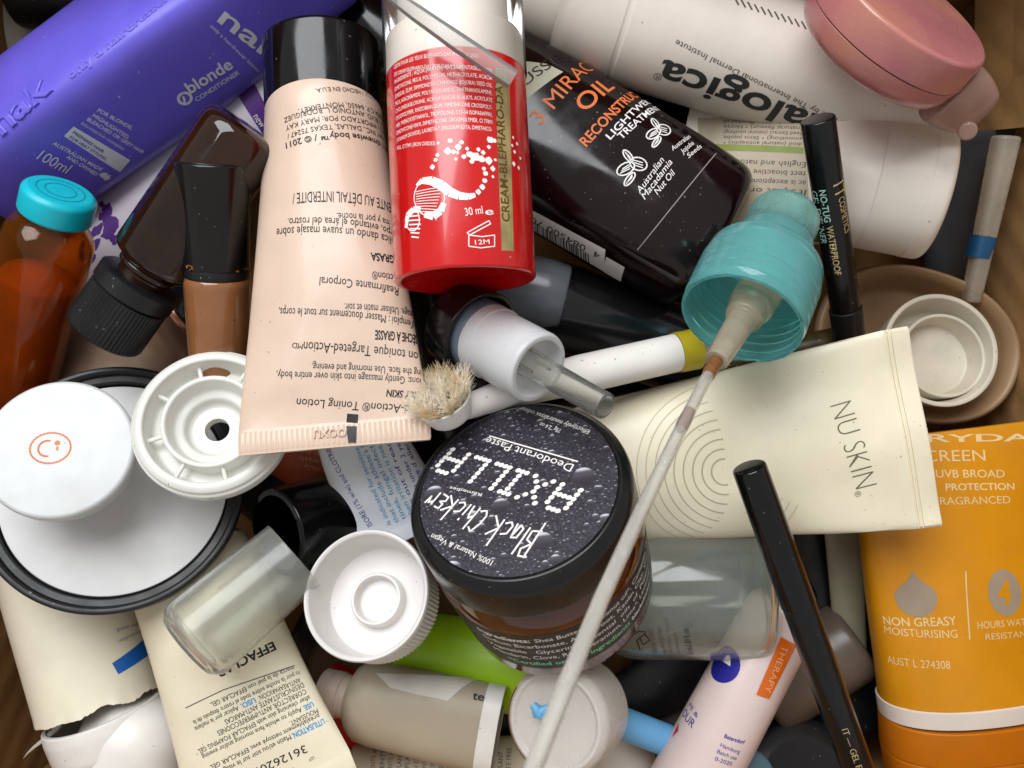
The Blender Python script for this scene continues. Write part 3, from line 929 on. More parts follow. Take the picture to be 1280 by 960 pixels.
lathe(t, 'inner_ring', W((1180, 444, -27)) - Vector(Mz) * 8.4, None, fil([(0, 12.4), (8.4, 12.4, .5), (8.4, 11.4, .5), (1.2, 10.4, .8), (1.2, 0)]), WC, zdir=Mz, Ns=96)

# eyeliner pencil, upper
GLT = mat('gold_lettering', 'd9c68f', rough=.35, metal=.6)
MNT = mat('mint_lettering', '9fc9bb', rough=.4)
t = T('eyeliner_pencil', 'black waterproof eyeliner pencil with mint and gold lettering', 'pencil', (1060, 430, 4))
A, B = (1066, 448, -18), (1022, 148, 14)
L = alen(A, B)
ep = lathe(t, 'barrel', W(A).lerp(W(B), .22), B, fil([(0, 0), (0, 3.9, .2), (L * .78, 4.1, .5), (L * .78, 0)]), BLACK, Ns=32)
lathe(t, 'cap', A, B, fil([(0, 0), (0, 4.1, .4), (L * .235, 4.35, .25), (L * .235, 3.8)]), BLACKM, Ns=32)
texts(t, ep, MNT, [('NO-TUG', (1024, 238), (1031, 278), 8, {'bold': .015})])
texts(t, ep, GLT, [("WATERPROOF", (1033, 283), (1044, 344), 8, {'bold': .015}), ('COSMETICS', (1048, 248), (1056, 292), 7), ('IT', (1041, 232), (1045, 250), 14, {'bold': -.01})])
texts(t, ep, MNT, [('GEL EYELINER', (1015, 238), (1027, 304), 6)])

# ================================================================= CENTRE
# smoky grey bottle
SMKG = mat('smoky_grey_plastic', '161618', rough=.13, coat=.1, var=.25, vs=50)
t = T('smoky_bottle', 'smoky grey glossy bottle below the red bottle', 'bottle', (700, 380, -30))
lathe(t, 'body', (880, 448, -34), (600, 350, -26), fil([(0, 0), (0, 13, 4), (50, 13.5, 6), (64, 9, 4), (66, 0)]), SMKG, Ns=96)
lathe(t, 'cap', (706, 374, -22), (600, 350, -22), fil([(0, 0), (0, 9.6, 1), (5, 10.4, 1), (22, 10, 2), (22, 0)]), mat('pearl_grey_sheen', '62666c', rough=.15, var=.2), Ns=64)  # added end piece; its paler grey stands for the window's reflection
lime = mat('lime_plastic', 'a9d81c', rough=.32, sss=.15, sssr=2, var=.08, bump=.04, bs=400)

# black bottle between pink tube and pump
tag(lathe(None, 'black_bottle', (535, 330, -26), (575, 540, -30), fil([(0, 0), (0, 15, 4), (58, 15, 4), (58, 0)]), BLACKG).ob, 'black bottle in the gap beside the pink tube', 'bottle')

# brush with white handle
BRI = mat('bristle', 'f4ead6', rough=.7, var=.12, sss=.0, col2='d8bf92', c2s=180)
t = T('cleansing_brush', 'white handled brush with frayed cream bristles and yellow ring', 'brush', (565, 520, 20))
hz = [(572, 512, 18), (640, 489, 10), (725, 468, 4), (845, 441, -2)]
bent(t, 'handle', [(W(hz[0]), 3.0), (W((600, 503, 15)), 3.2), (W(hz[1]), 4.0), (W(hz[2]), 5.0), (W(hz[3]), 5.0)], WHITE, Ns=24)
YEL = mat('yellow_plastic', 'b3a218', rough=.4, var=.2, col2='5a4a10', c2s=120, c2lo=.62, c2hi=.7)
bent(t, 'ring', [(W((845, 441, -2)), 5.3), (W((870, 436, -3.4)), 5.4)], YEL, Ns=24)
bent(t, 'tip', [(W((869, 436, -3.4)), 4.6), (W((900, 430, -5)), 4.4)], CLEAR2, Ns=24)
hd = lathe(t, 'head', W((566, 523, 20)), None, fil([(0, 0), (0, 5, 2), (6, 6.9, .6), (6, 6.2, .4), (4, 5.6)]), WHITE, zdir=(-.34, .74, .58), Ns=48)
V, Fc = [], []
random.seed(11)
tufts = [(rr * math.cos(a_), rr * math.sin(a_), random.gauss(0, .22), random.gauss(0, .22)) for rr, nn in ((0, 1), (1.9, 6), (3.7, 11), (5.3, 16)) for a_ in [2 * math.pi * k / nn + rr for k in range(nn)]]
for i in range(2600):
    tx, ty, ex, ey = tufts[i % len(tufts)]
    a_, r_ = math.atan2(ty, tx), math.hypot(tx, ty)
    p0 = Vector((tx + random.gauss(0, .33), ty + random.gauss(0, .33), 4.2))
    ln = random.uniform(4.5, 8.2)
    sp = .09 * r_
    d1 = Vector((math.cos(a_) * sp + ex + random.gauss(0, .10), math.sin(a_) * sp + ey + random.gauss(0, .10), 1)).normalized()
    d2 = (d1 + Vector((random.gauss(0, .55), random.gauss(0, .55), -.15))).normalized()
    pts = [p0, p0 + d1 * ln * .55, p0 + d1 * ln * .55 + d2 * ln * .45]
    for k, q in enumerate(pts):
        rr = (.075, .06, .02)[k]
        for j in range(3):
            V.append((q + Vector((rr * math.cos(j * 2.094), rr * math.sin(j * 2.094), 0))) * S)
    n0 = len(V) - 9
    for k in range(2):
        for j in range(3):
            jj = (j + 1) % 3
            Fc.append((n0 + k * 3 + j, n0 + k * 3 + jj, n0 + k * 3 + 3 + jj, n0 + k * 3 + 3 + j))
me = bpy.data.meshes.new('bristles')
me.from_pydata(V, [], Fc)
br = link('bristles', me, hd.M, hd.ob, BRI)
br['kind'] = 'stuff'

# cream tube with arc print
t = T('body_cream_tube', 'flattened cream coloured tube with faint grey arcs and silver lettering', 'tube', (1155, 535, 0))
A, B = (650, 606, -22), (1157, 533, 6)
nt_ = tube(t, 'body', A, B, 17.5, CREAM, wc=25.6, crimp=6.5, shoulder=3, dent=2.2, dfreq=.055, th=.8, p=.8, groove=1, K=26)
GRL = mat('warm_grey_ink', '6d6450', rough=.5)
texts(t, nt_, GRL, [('NU SKIN', (1037, 508), (1069, 612), 29, {'bold': -.022}), ('®', (1067, 616), (1070, 622), 8)])
mk = []
q0 = np.array(nt_.pick(905, 590)[:2])
for i in range(9):
    rr = 3.4 + i * 2.55 - (.0 if i < 5 else (i - 4) * .0)
    k0, k1 = (0.9 + .05 * i, 4.4 - .10 * i)
    a0 = 2.0
    pts = [(q0[0] + rr * math.cos(k0 + (k1 - k0) * j / 24 + a0), q0[1] + rr * .92 * math.sin(k0 + (k1 - k0) * j / 24 + a0)) for j in range(25)]
    mk += stroke(pts, .42 - .028 * i)
    if i > 3:
        rr *= .9
        pts = [(q0[0] + rr * math.cos(-1.7 + .7 * j / 14 + a0), q0[1] + rr * .92 * math.sin(-1.7 + .7 * j / 14 + a0)) for j in range(15)]
        mk += stroke(pts, .30 - .02 * i)
shapes(t, nt_, mk, mat('pale_grey_ink', 'b3aa90', rough=.5), 'arc_print')

# deodorant jar
def dropmat():
    m = bpy.data.materials.new('water_drop_print')
    m.use_nodes = True
    nt = m.node_tree
    N, L = nt.nodes, nt.links
    b = N['Principled BSDF']
    tc = N.new('ShaderNodeTexCoord')
    mpn = N.new('ShaderNodeMapping')
    mpn.inputs['Scale'].default_value = (1, 1, 0)
    L.new(tc.outputs['Object'], mpn.inputs[0])
    def math_(op, a, c=None):
        x = N.new('ShaderNodeMath')
        x.operation = op
        for i, v in enumerate((a, c)):
            if v is None:
                continue
            if isinstance(v, (int, float)):
                x.inputs[i].default_value = v
            else:
                L.new(v, x.inputs[i])
        return x.outputs[0]
    col = None
    def layer(scale, rmin, rmax, base):
        v = N.new('ShaderNodeTexVoronoi')
        v.voronoi_dimensions = '2D'
        v.inputs['Scale'].default_value = scale
        v.inputs['Randomness'].default_value = .85
        L.new(mpn.outputs[0], v.inputs['Vector'])
        vm = N.new('ShaderNodeVectorMath')
        vm.operation = 'SCALE'
        vm.inputs['Scale'].default_value = scale
        L.new(mpn.outputs[0], vm.inputs[0])
        sb = N.new('ShaderNodeVectorMath')
        sb.operation = 'SUBTRACT'
        L.new(vm.outputs[0], sb.inputs[0])
        v2 = N.new('ShaderNodeVectorMath')
        v2.operation = 'SCALE'
        v2.inputs['Scale'].default_value = scale
        L.new(v.outputs['Position'], v2.inputs[0])
        L.new(v2.outputs[0], sb.inputs[1])
        sep = N.new('ShaderNodeSeparateXYZ')
        L.new(sb.outputs[0], sep.inputs[0])
        sc = N.new('ShaderNodeSeparateColor')
        L.new(v.outputs['Color'], sc.inputs[0])
        rad = math_('ADD', math_('MULTIPLY', math_('POWER', sc.outputs[0], 2.0), rmax - rmin), rmin)
        dn = math_('DIVIDE', v.outputs['Distance'], rad)
        yy = math_('DIVIDE', math_('ADD', sep.outputs[1], math_('MULTIPLY', sep.outputs[0], .25)), rad)
        ins = N.new('ShaderNodeMapRange')
        ins.inputs['From Min'].default_value, ins.inputs['From Max'].default_value = 1.0, .9
        L.new(dn, ins.inputs['Value'])
        sh = N.new('ShaderNodeValToRGB')
        e = sh.color_ramp.elements
        e[0].position, e[0].color = 0.05, (.62, .62, .70, 1)
        e[1].position, e[1].color = .95, (.012, .010, .016, 1)
        x = e.new(.22)
        x.color = (.07, .065, .08, 1)
        x = e.new(.6)
        x.color = (.025, .022, .03, 1)
        L.new(math_('ADD', math_('MULTIPLY', yy, .5), .5), sh.inputs[0])
        mx = N.new('ShaderNodeMix')
        mx.data_type = 'RGBA'
        L.new(ins.outputs[0], mx.inputs[0])
        if isinstance(base, tuple):
            mx.inputs[6].default_value = base
        else:
            L.new(base, mx.inputs[6])
        L.new(sh.outputs[0], mx.inputs[7])
        return mx.outputs[2]
    ns = N.new('ShaderNodeTexNoise')
    ns.inputs['Scale'].default_value = 2500
    L.new(tc.outputs['Object'], ns.inputs['Vector'])
    rp = N.new('ShaderNodeValToRGB')
    rp.color_ramp.elements[0].position, rp.color_ramp.elements[0].color = .40, (.010, .009, .014, 1)
    rp.color_ramp.elements[1].position, rp.color_ramp.elements[1].color = .62, (.040, .035, .050, 1)
    L.new(ns.outputs['Fac'], rp.inputs[0])
    c = layer(900, .05, .42, rp.outputs[0])
    c = layer(380, .02, .40, c)
    c = layer(150, .0, .42, c)
    L.new(c, b.inputs['Base Color'])
    b.inputs['Roughness'].default_value = .38
    return m
DROP = dropmat()
JARG = mat('amber_jar_glass', '5a2508', rough=.08, trans=.4, ior=1.5, coat=.6, var=.25, vs=60)
LIDB = mat('black_jar_lid_plastic', '0e0e0f', rough=.24, var=.3, speck=.3, speckc='888888')
t = T('deodorant_jar', 'amber glass deodorant jar with black lid printed with water drops', 'jar', (679, 717, -8))
Nz = Vector((-.24, .66, .72)).normalized()
C = W((646, 607, 30))
HT = Vector((0, 1, 0))
lid = lathe(t, 'lid', C - Nz * 12.5, None, fil([(0, 0), (0, 25.8, .8), (10.5, 25.8, 1.8), (12.4, 23.6, .5), (12.4, 23.0, .2), (12.1, 22.7), (12.1, 0)]), LIDB, zdir=Nz, Ns=128)
lf = Flat(lid.M, 12.1)
labl = lathe(lid.ob, 'lid_label', C - Nz * .4, None, [(0, 22.6), (.16, 22.6), (.16, 0)], DROP, zdir=Nz, Ns=96, ends=(0, 0))
lf2 = Flat(labl.M, .16)
jar = lathe(t, 'jar_body', C - Nz * 46, None, fil([(0, 0), (0, 24.8, 2.2), (27.5, 26.0, 3), (32, 24.6, 1), (34, 24, .5)]), JARG, zdir=Nz, hint=(.1, -1, 0), Ns=128)
JLB = mat('black_jar_label', '14110f', rough=.4, var=.15)
u_ = np.linspace(-42, 42, 41)
patch(t, jar, None, JLB, 'side_label', uv=[(u, 6.5) for u in u_] + [(u, 25.4) for u in u_[::-1]])
def jrow(s, x0, v, wd, h, b=.0):
    g, f, wg = glyphs(s, b)
    return np.column_stack([x0 + g[:, 0] / wg * wd, v + g[:, 1] * h / CAPH]), f
def uvtext(parent, info, m, rows, name='lettering', off=.12):
    V, Fc, n = [], [], 0
    for r in rows:
        g, f = jrow(*r)
        V.append(g)
        Fc += [tuple(i + n for i in q) for q in f]
        n += len(g)
    return emit_decal(parent, info, np.vstack(V), Fc, m, name, off, 1.6)
uvtext(t, jar, INKW, [('Ingredients:', -13.5, 22.0, 13, 1.9, .02), ("Shea Butter*, Coconut oil*, Carnauba Wax*,", .6, 22.0, 42, 1.9), ("Sodium Bicarbonate, Arrowroot, Kaolin Clay, Vitamin E,", -13.0, 18.8, 56, 1.9),
    ("Vegetable   Glycerin*,  Essential  oils  of  Peppermint,", -12.6, 15.6, 54, 1.9), ("Mandarin, Clove, Rose Geranium, Lime*, Lavender*", -12.0, 12.4, 50, 1.9), ('blackchicken.com.au', 24, 8.8, 18, 1.8, .02)])
uvtext(t, jar, mat('mint_ink', '7fd6a0', rough=.5), [('*Certified organic ingredients', -9, 8.8, 32, 2.0, .012)])
# lid print
texts(lid.ob, lf2, INKW, [('Deodorant Paste', (718, 581), (610, 546), 10.5), ('Effectively neutralises odour', (738, 538), (651, 508), 6), ('75g  2.6 oz', (702, 537), (676, 528), 5), ('100% Natural & Vegan', (617, 701), (541, 667), 7.5), ('Remedies', (603, 617), (563, 608), 4)], off=.05)
HW = {'B': [[(0, -.3), (.1, 1)], [(-.05, .95), (.45, 1), (.55, .75), (.1, .5), (.5, .4), (.48, .08), (-.1, 0)]], 'l': [[(0, 0), (.15, 1)]], 'a': [[(.45, .5), (.1, .45), (0, .1), (.25, 0), (.45, .45), (.5, 0)]],
    'c': [[(.45, .5), (.1, .42), (0, .12), (.2, 0), (.5, .1)]], 'k': [[(0, 0), (.12, 1)], [(.6, .65), (.05, .32), (.65, -.05)]], 'C': [[(.6, .85), (.3, 1), (.05, .6), (0, .2), (.2, 0), (.55, .1)]],
    'h': [[(0, 0), (.12, 1)], [(.05, .35), (.3, .55), (.42, .3), (.45, 0)]], 'i': [[(0, 0), (.06, .5)], [(.09, .68), (.11, .75)]], 'E': [[(.45, .6), (.1, .62), (.05, .4), (.35, .33), (.0, .25), (0, .05), (.45, 0)]], 'n': [[(0, 0), (.05, .55)], [(.04, .4), (.3, .55), (.4, .25), (.5, .6)]]}
def handwrite(s, p0, p1, h, wd):
    q0_, q1_ = np.array(lf2.pick(*p0)[:2]), np.array(lf2.pick(*p1)[:2])
    dd = q1_ - q0_
    Wt_ = np.linalg.norm(dd)
    dd /= Wt_
    nn = np.array([-dd[1], dd[0]])
    adv = [{'l': .35, 'i': .3}.get(c_, .72) for c_ in s]
    k_, x0, out = Wt_ / sum(adv), 0, []
    for c_, a_ in zip(s, adv):
        for pl in HW[c_]:
            out += stroke([q0_ + dd * (x0 + x + .12 * y) * k_ + nn * y * h for x, y in pl], wd)
        x0 += a_
    return out
shapes(lid.ob, lf2, handwrite('Black', (676, 664), (618, 646), 7.0, .42) + handwrite('ChickEn', (612, 640), (540, 612), 6.0, .42), INKW, 'handwritten_lettering', off=.05)
pat = {'A': ["01110", "10001", "10001", "11111", "10001", "10001"], 'X': ["10001", "01010", "00100", "00100", "01010", "10001"], 'I': ["111", "010", "010", "010", "010", "111"], 'L': ["1000", "1000", "1000", "1000", "1000", "1111"]}
dots = []
q0, q1 = np.array(lf2.pick(726, 613)[:2]), np.array(lf2.pick(566, 562)[:2])
d = q1 - q0
Wt = np.linalg.norm(d)
d /= Wt
n_ = np.array([-d[1], d[0]])
cols = sum(len(pat[c_][0]) + 1 for c_ in 'AXILLA') - 1
px_, x_ = Wt / (cols - 1), 0
for c_ in 'AXILLA':
    for r_, row in enumerate(pat[c_]):
        for k, ch in enumerate(row):
            if ch == '1':
                c = q0 + d * px_ * (x_ + k) + n_ * 1.3 * (5 - r_) + d * .25 * (5 - r_)
                dots.append([(c[0] + .72 * math.cos(j * .7854), c[1] + .58 * math.sin(j * .7854)) for j in range(8)])
    x_ += len(pat[c_][0]) + 1
shapes(lid.ob, lf2, dots, INKW, 'dot_lettering', off=.05)
qa, qb = np.array(lf2.pick(722, 577)[:2]), np.array(lf2.pick(612, 545)[:2])
shapes(lid.ob, lf2, stroke([qa, qb], .35), INKW, 'underline', off=.05)

# pump with frosted stem
FRO = film('frosted_plastic', 'f6f7f8', transp=.24, rough=.3, speck=.25, speckc='555555')
FROC = mat('frosted_clear_plastic', 'f6f6f0', rough=.12, trans=.96, ior=1.36, var=.02)
t = T('frosted_pump', 'frosted pump insert in a black closure pointing at the dark jar', 'pump', (605, 425, 14))
A, B = (603, 421, 14), (757, 508, 41)
L = alen(A, B)
a, b = W(A), W(B)
zd = b - a
lathe(t, 'closure', a - zd.normalized() * 9, None, fil([(0, 0), (0, 10.8, .4), (5, 11.2, .5), (9, 11.2, .4), (9, 9.9, .4), (1, 9.6, .4), (1, 0)]), BLACKG, zdir=zd, Ns=96)
FB = film('blue_frosted_plastic', '8d9cb4', transp=.4, rough=.3)
lathe(t, 'collar', a - zd.normalized() * 7, None, fil([(0, 0), (0, 9.0, .5), (8.5, 9.0, .6), (8.5, 0)]), FB, zdir=zd, Ns=64)
lathe(t, 'barrel', a + zd.normalized() * 1.5, None, fil([(0, 0), (0, 8.9, .5), (3.6, 8.9, .2), (3.7, 8.6, .2), (18, 8.5, .4), (19, 8.1, .4), (19, 6.8, .3), (15, 6.4, .5), (15, 0)]), FRO, zdir=zd, Ns=64)
lathe(t, 'stem', a + zd.normalized() * 15, None, fil([(0, 3.6), (7, 3.2, .5), (L - 15, 2.9, .2), (L - 15, 2.35, .2), (6, 2.4), (0, 2.8), (0, 3.6)]), FROC, zdir=zd, Ns=48, ends=(0, 0))
for k in range(4):
    a_ = k * math.pi / 2 + .5
    Mb = frame(a + zd.normalized() * 14.5, zd)
    q_ = Mb @ Vector((3.2 * math.cos(a_), 3.2 * math.sin(a_), 0))
    bent(t, 'rib', [(q_, .8), (Mb @ Vector((3.0 * math.cos(a_), 3.0 * math.sin(a_), 7)), .4)], FROC, Ns=6)

# turquoise pump with dip tube
TEAL = mat('turquoise_translucent', '90e0e0', rough=.12, trans=.74, ior=1.4, var=.06, speck=.2, speckc='e6f6f4', smear=.08)
TEALM = mat('turquoise_clear', 'a4dcd8', rough=.2, trans=.8, ior=1.34, var=.06, smear=.2)
t = T('turquoise_pump', 'turquoise translucent pump top with long clear dip tube', 'pump', (985, 270, 10))
A, B = (926, 400, 31), (985, 262, 12)
a, b = W(A), W(B)
zd = (b - a).normalized()
Lc = 18.5
pr_ = [(0, 12.9), (0, 13.7)]
for k in range(5):
    z_ = 2.2 + k * 2.7
    pr_ += [(z_, 13.85), (z_ + .2, 14.02), (z_ + .5, 14.02), (z_ + .7, 13.8)]
pr_ += fil([(15.8, 13.8), (Lc, 13.4, 2.4), (Lc + .6, 9, .5), (Lc + .6, 8)])[1:]
pin_ = [(Lc - 1.4, 8.2), (Lc - 1.6, 11.6), (Lc - 3, 12.6), (0, 12.9)]
rng_ = random.Random(4)
def chip(P):
    P = P.copy()
    for j in range(P.shape[1]):
        q = math.sin(j * 2.1) * .05 + (rng_.uniform(0, .35) if (j // 3) % 5 == 0 else 0)
        if j == P.shape[1] - 1:
            P[0, j, 2], P[1, j, 2], P[-1, j, 2] = P[0, 0, 2], P[1, 0, 2], P[-1, 0, 2]
        else:
            P[0, j, 2] += q
            P[1, j, 2] += q
            P[-1, j, 2] += q
    return P
lathe(t, 'closure', A, B, pr_ + pin_, TEAL, Ns=120, ends=(0, 0), fn=chip)
lathe(t, 'neck', a + zd * Lc, None, fil([(0, 0), (0, 9.6, .4), (7.5, 9.4, 1), (7.5, 0)]), TEAL, zdir=zd, Ns=64)
lathe(t, 'head', a + zd * (Lc + 7.4), None, fil([(0, 0), (0, 8.2, .4), (10, 8.6, 2), (11, 5, 1), (11, 0)]), TEALM, zdir=zd, Ns=64)
AMT = mat('stained_clear_plastic', 'e0cfb6', rough=.16, trans=.7, ior=1.36, var=.2, vs=120, col2='b88a58', c2s=90, c2lo=.5, c2hi=.7)
k0, k1 = W((945, 372, 30)), W((893, 455, 44))
kz = (k1 - k0).normalized()
kl = (k1 - k0).length
lathe(t, 'valve', k0 - kz * 4, None, fil([(0, 0), (0, 5.2, .5), (8, 5.0, .8), (9, 4.3, .5), (12, 4.1, .5), (12.5, 3.2, .4), (kl - 1, 2.7, .4), (kl + 3, 2.5, .3), (kl + 3, 0)]), AMT, zdir=kz, Ns=48)
dip = mat('dip_tube_plastic', 'f8f6f0', rough=.14, trans=.78, ior=1.36, var=.05, speck=.1, speckc='8a5a38', smear=.2)
bent(t, 'dip_tube', [(W((899, 446, 42)), 1.2), (W((880, 478, 50)), 1.2), (W((845, 548, 65)), 1.2), (W((800, 642, 82)), 1.2), (W((752, 748, 97)), 1.2), (W((705, 862, 109)), 1.2), (W((655, 990, 118)), 1.2)], dip, Ns=24, bore=.7)
RES = film('brown_residue', 'a8703c', transp=.45, rough=.3, tint='d8b088', var=.3, vs=300)
bent(t, 'residue', [(W((862, 514, 58.0)), 1.05), (W((858, 522, 59.6)), 1.26), (W((852, 534, 62)), 1.26), (W((850, 538, 62.8)), 1.1)], RES, Ns=14)
bent(t, 'residue', [(W((897, 449, 42.8)), 1.4), (W((888, 464, 46.5)), 1.46), (W((885, 470, 48)), 1.3)], RES, Ns=14)

# lower black pencil
t = T('gel_eyeliner_pen', 'black gel eyeliner pen leaning beside the orange sunscreen tube', 'pencil', (1080, 985, 4))
A, B = (1090, 1010, 2), (936, 583, 22)
L = alen(A, B)
gp = lathe(t, 'barrel', A, B, fil([(0, 0), (0, 4.0, .3), (L * .63, 4.05, .2), (L * .63, 0)]), BLACK, Ns=32)
lathe(t, 'cap', W(A).lerp(W(B), .62), B, fil([(0, 0), (0, 4.3, .25), (L * .38, 4.0, .8), (L * .38, 0)]), BLACKG, Ns=32)
texts(t, gp, GLT, [('IT — GEL EYELINER', (1052, 912), (1085, 1000), 8)])

# orange sunscreen tube
ORG = mat('orange_plastic', 'd08a0d', rough=.34, scuff=.25, scuffc='8f6416', bump=.06, bs=140, var=.06, sss=.08, sssr=1.5, speck=.12, speckc='6a4a1a')
ORC = mat('deep_orange_plastic', 'c06c05', rough=.38, var=.08, sss=.08, sssr=1.5)
GRI = mat('taupe_ink', '9b8a74', rough=.5)
OW = mat('faded_white_ink', 'e3c58c', rough=.5)
t = T('sunscreen_tube', 'orange sunscreen tube with white stripe and deep orange flip cap', 'tube', (1215, 1000, -30))
A, B = (1212, 860, -24), (1186, 541, -18)
L = alen(A, B)
M_ = frame(W(A), W(B) - W(A))
rg = [(-1, 24, 13, 2.3)]
for k in range(13):
    f = k / 12
    rg.append((L * f, 25.6 + 2.2 * f, 13.5 * (1 - f) ** .8 + 1.0, 2.3 + f))
rg.append((L + .6, 27, .6, 4))
os_ = Part(t, 'body', M_, rg, ORG, 96, dent=1.3, dfreq=.045)
# stripe ring + cap
dz_ = (W(B) - W(A)).normalized()
Part(t, 'stripe', M_, [(-4.6, 25.2, 14.1, 2.3), (-4.4, 25.8, 14.7, 2.3), (.3, 26.0, 14.9, 2.3), (.5, 25.4, 14.3, 2.3)], WHITEW, 96, ends=(0, 0))
a = W(A) - dz_ * 4.6
oc = lathe(t, 'flip_cap', a, a - dz_ * 30 + Vector((0, 0, -2)), fil([(0, 0), (0, 25.6, .6), (10, 25.8, .2), (10.3, 25.3, .2), (10.8, 25.7, .3), (30, 24, 2), (30, 0)]), ORC, ratio=.58, n=2.4, Ns=96)
texts(t, os_, OW, [('EVERYDA', (1076, 553), (1290, 551), 15, {'bold': .02})])
texts(t, os_, OW, [('SUNSCREEN', (1092, 577), (1232, 576), 14), ('UVB BROAD', (1170, 597), (1256, 597), 10, {'bold': .006}), ('PROTECTION', (1182, 613), (1268, 612), 8.5, {'bold': .02}), ('FRAGRANCED', (1168, 631), (1263, 629), 9.5),
    ('NON GREASY', (1105, 780), (1196, 781), 10, {'bold': .01}), ('MOISTURISING', (1106, 791), (1197, 797), 9, {'bold': 0}), ('AUST L 274308', (1110, 828), (1188, 836), 9), ('HOURS WATER', (1222, 786), (1292, 780), 9), ('RESISTANT', (1232, 800), (1290, 795), 8)])
mk = []
u0, v0, z0 = os_.pick(1145, 747)
mk.append([(u0 + a_, v0 + b_) for a_, b_ in [(5.3 * math.sin(k) * (1 if abs(k) < 2 else (3.14159 - abs(k)) / 1.14 + .0), -5.2 * math.cos(k) if abs(k) < 1.57 else 6.8 * (abs(k) - 1.57) / 1.57 * 1.15) for k in np.linspace(-3.1, 3.1, 28)]])
mk.append(disc2(os_.pick(1256, 741)[:2], 4.6, 24, 6.2))
shapes(t, os_, mk, GRI, 'icon_print')
texts(t, os_, ORG, [('4', (1247, 755), (1264, 755), 30, {'bold': .03})], off=.14)
shapes(t, os_, stroke(P2(os_, [(1207, 714), (1208, 740), (1210, 770), (1212, 799)]), .35), OW, 'divider_line')
# thumb recess on the cap
# ================================================================= BOTTOM LEFT
# black lid with white liner
t = T('black_jar_lid', 'large upturned black jar lid with white liner disc', 'lid', (140, 618, 0))
Nz2 = Vector((.24, .34, 1)).normalized()
C = W((141, 606, 2))
lathe(t, 'rim', C - Nz2 * 9, None, fil([(0, 0), (0, 31.5, 1.5), (9, 32.3, .8), (9, 30.6, .6), (7, 30.2, .3), (6.9, 28.4, .3), (4.5, 28.0, .3), (4.5, 0)]), BLACKM, zdir=Nz2, Ns=128)
LIN = mat('white_liner', 'd4d3d2', rough=.5, scuff=.35, scuffc='aaa69c', bump=.05, bs=300, sss=.1, sssr=1.5, var=.04)
lathe(t, 'liner', C - Nz2 * 4.4, None, fil([(0, 27.6, 0), (1.0, 27.6, .3), (1.0, 0)]), LIN, zdir=Nz2, Ns=96)
# round white cap with orange smile
SMC = mat('milky_plastic', 'd2d4d4', rough=.30, scuff=.32, scuffc='a9a89f', sss=.35, sssr=4, trans=.1, var=.04, speck=.12, speckc='555555')
t = T('smiley_cap', 'milky white round cap with a small orange smiling face print', 'cap', (75, 600, 8))
N3 = Vector((.22, .34, 1)).normalized()
C = W((73, 560, 19))
sc_ = lathe(t, 'shell', C - N3 * 6.5, None, fil([(0, 0), (0, 16.6, 1), (5.6, 16.9, .7), (6.5, 16.3, .5), (6.5, 0)]), SMC, zdir=N3, Ns=96)
f3 = Flat(sc_.M, 6.5)
c0 = np.array(f3.pick(63, 560)[:2])
fc = stroke(disc2(c0, 4.4, 32, 3.7), .38, True) + stroke([(c0[0] - .7 + 1.9 * math.cos(k), c0[1] - .1 + 1.9 * math.sin(k)) for k in np.linspace(1.3, 4.9, 14)], .42)
fc += [disc2((c0[0] + 1.4, c0[1] + 1.2), .62, 12)] + stroke([(c0[0] + 1.5, c0[1] + .2), (c0[0] + 1.5, c0[1] - .5)], .5)
shapes(t, f3, fc, mat('orange_print', 'd9772c', rough=.5), 'smile_print', off=.05)

# translucent closure with rings and a hole
t = T('translucent_closure', 'milky ringed closure with a centre hole beside the pink tube end', 'cap', (262, 560, 8))
MLK = film('milky_translucent', 'f8f7f0', transp=.06, rough=.24, speck=.15, speckc='6a6a60')
N4 = Vector((.10, .40, 1)).normalized()
C = W((262, 524, 15))
lathe(t, 'shell', C - N4 * 10, None, fil([(2, 3.0), (2, 17, 1), (3.6, 18.6, 1), (8, 18.9, .6), (8.4, 18.1, .3), (9.2, 18.2, .5), (10, 17.2, .6), (10, 15.6, .6), (4, 14.8, .8), (4, 10.5)]), MLK, zdir=N4, Ns=96, ends=(0, 0))
lathe(t, 'inner_ring', C - N4 * 8, None, fil([(0, 12.0), (7.2, 11.8, .5), (7.2, 10.6, .5), (3.0, 9.6, .6), (2.6, 7.4, .6), (.2, 6.6, .8), (-.6, 3.4, .4), (-2.4, 3.0, .4), (-3, 3.0), (-3, 4.2), (-1, 12)]), MLK, zdir=N4, Ns=96, ends=(0, 0))
M4 = frame(C - N4 * 6, N4)
for k in range(8):
    a_ = k * math.pi / 4 + .3
    bent(t, 'rib', [(M4 @ Vector((11.4 * math.cos(a_), 11.4 * math.sin(a_), 3.4)), .55), (M4 @ Vector((15.6 * math.cos(a_), 15.6 * math.sin(a_), 3.0)), .55)], MLK, Ns=8)

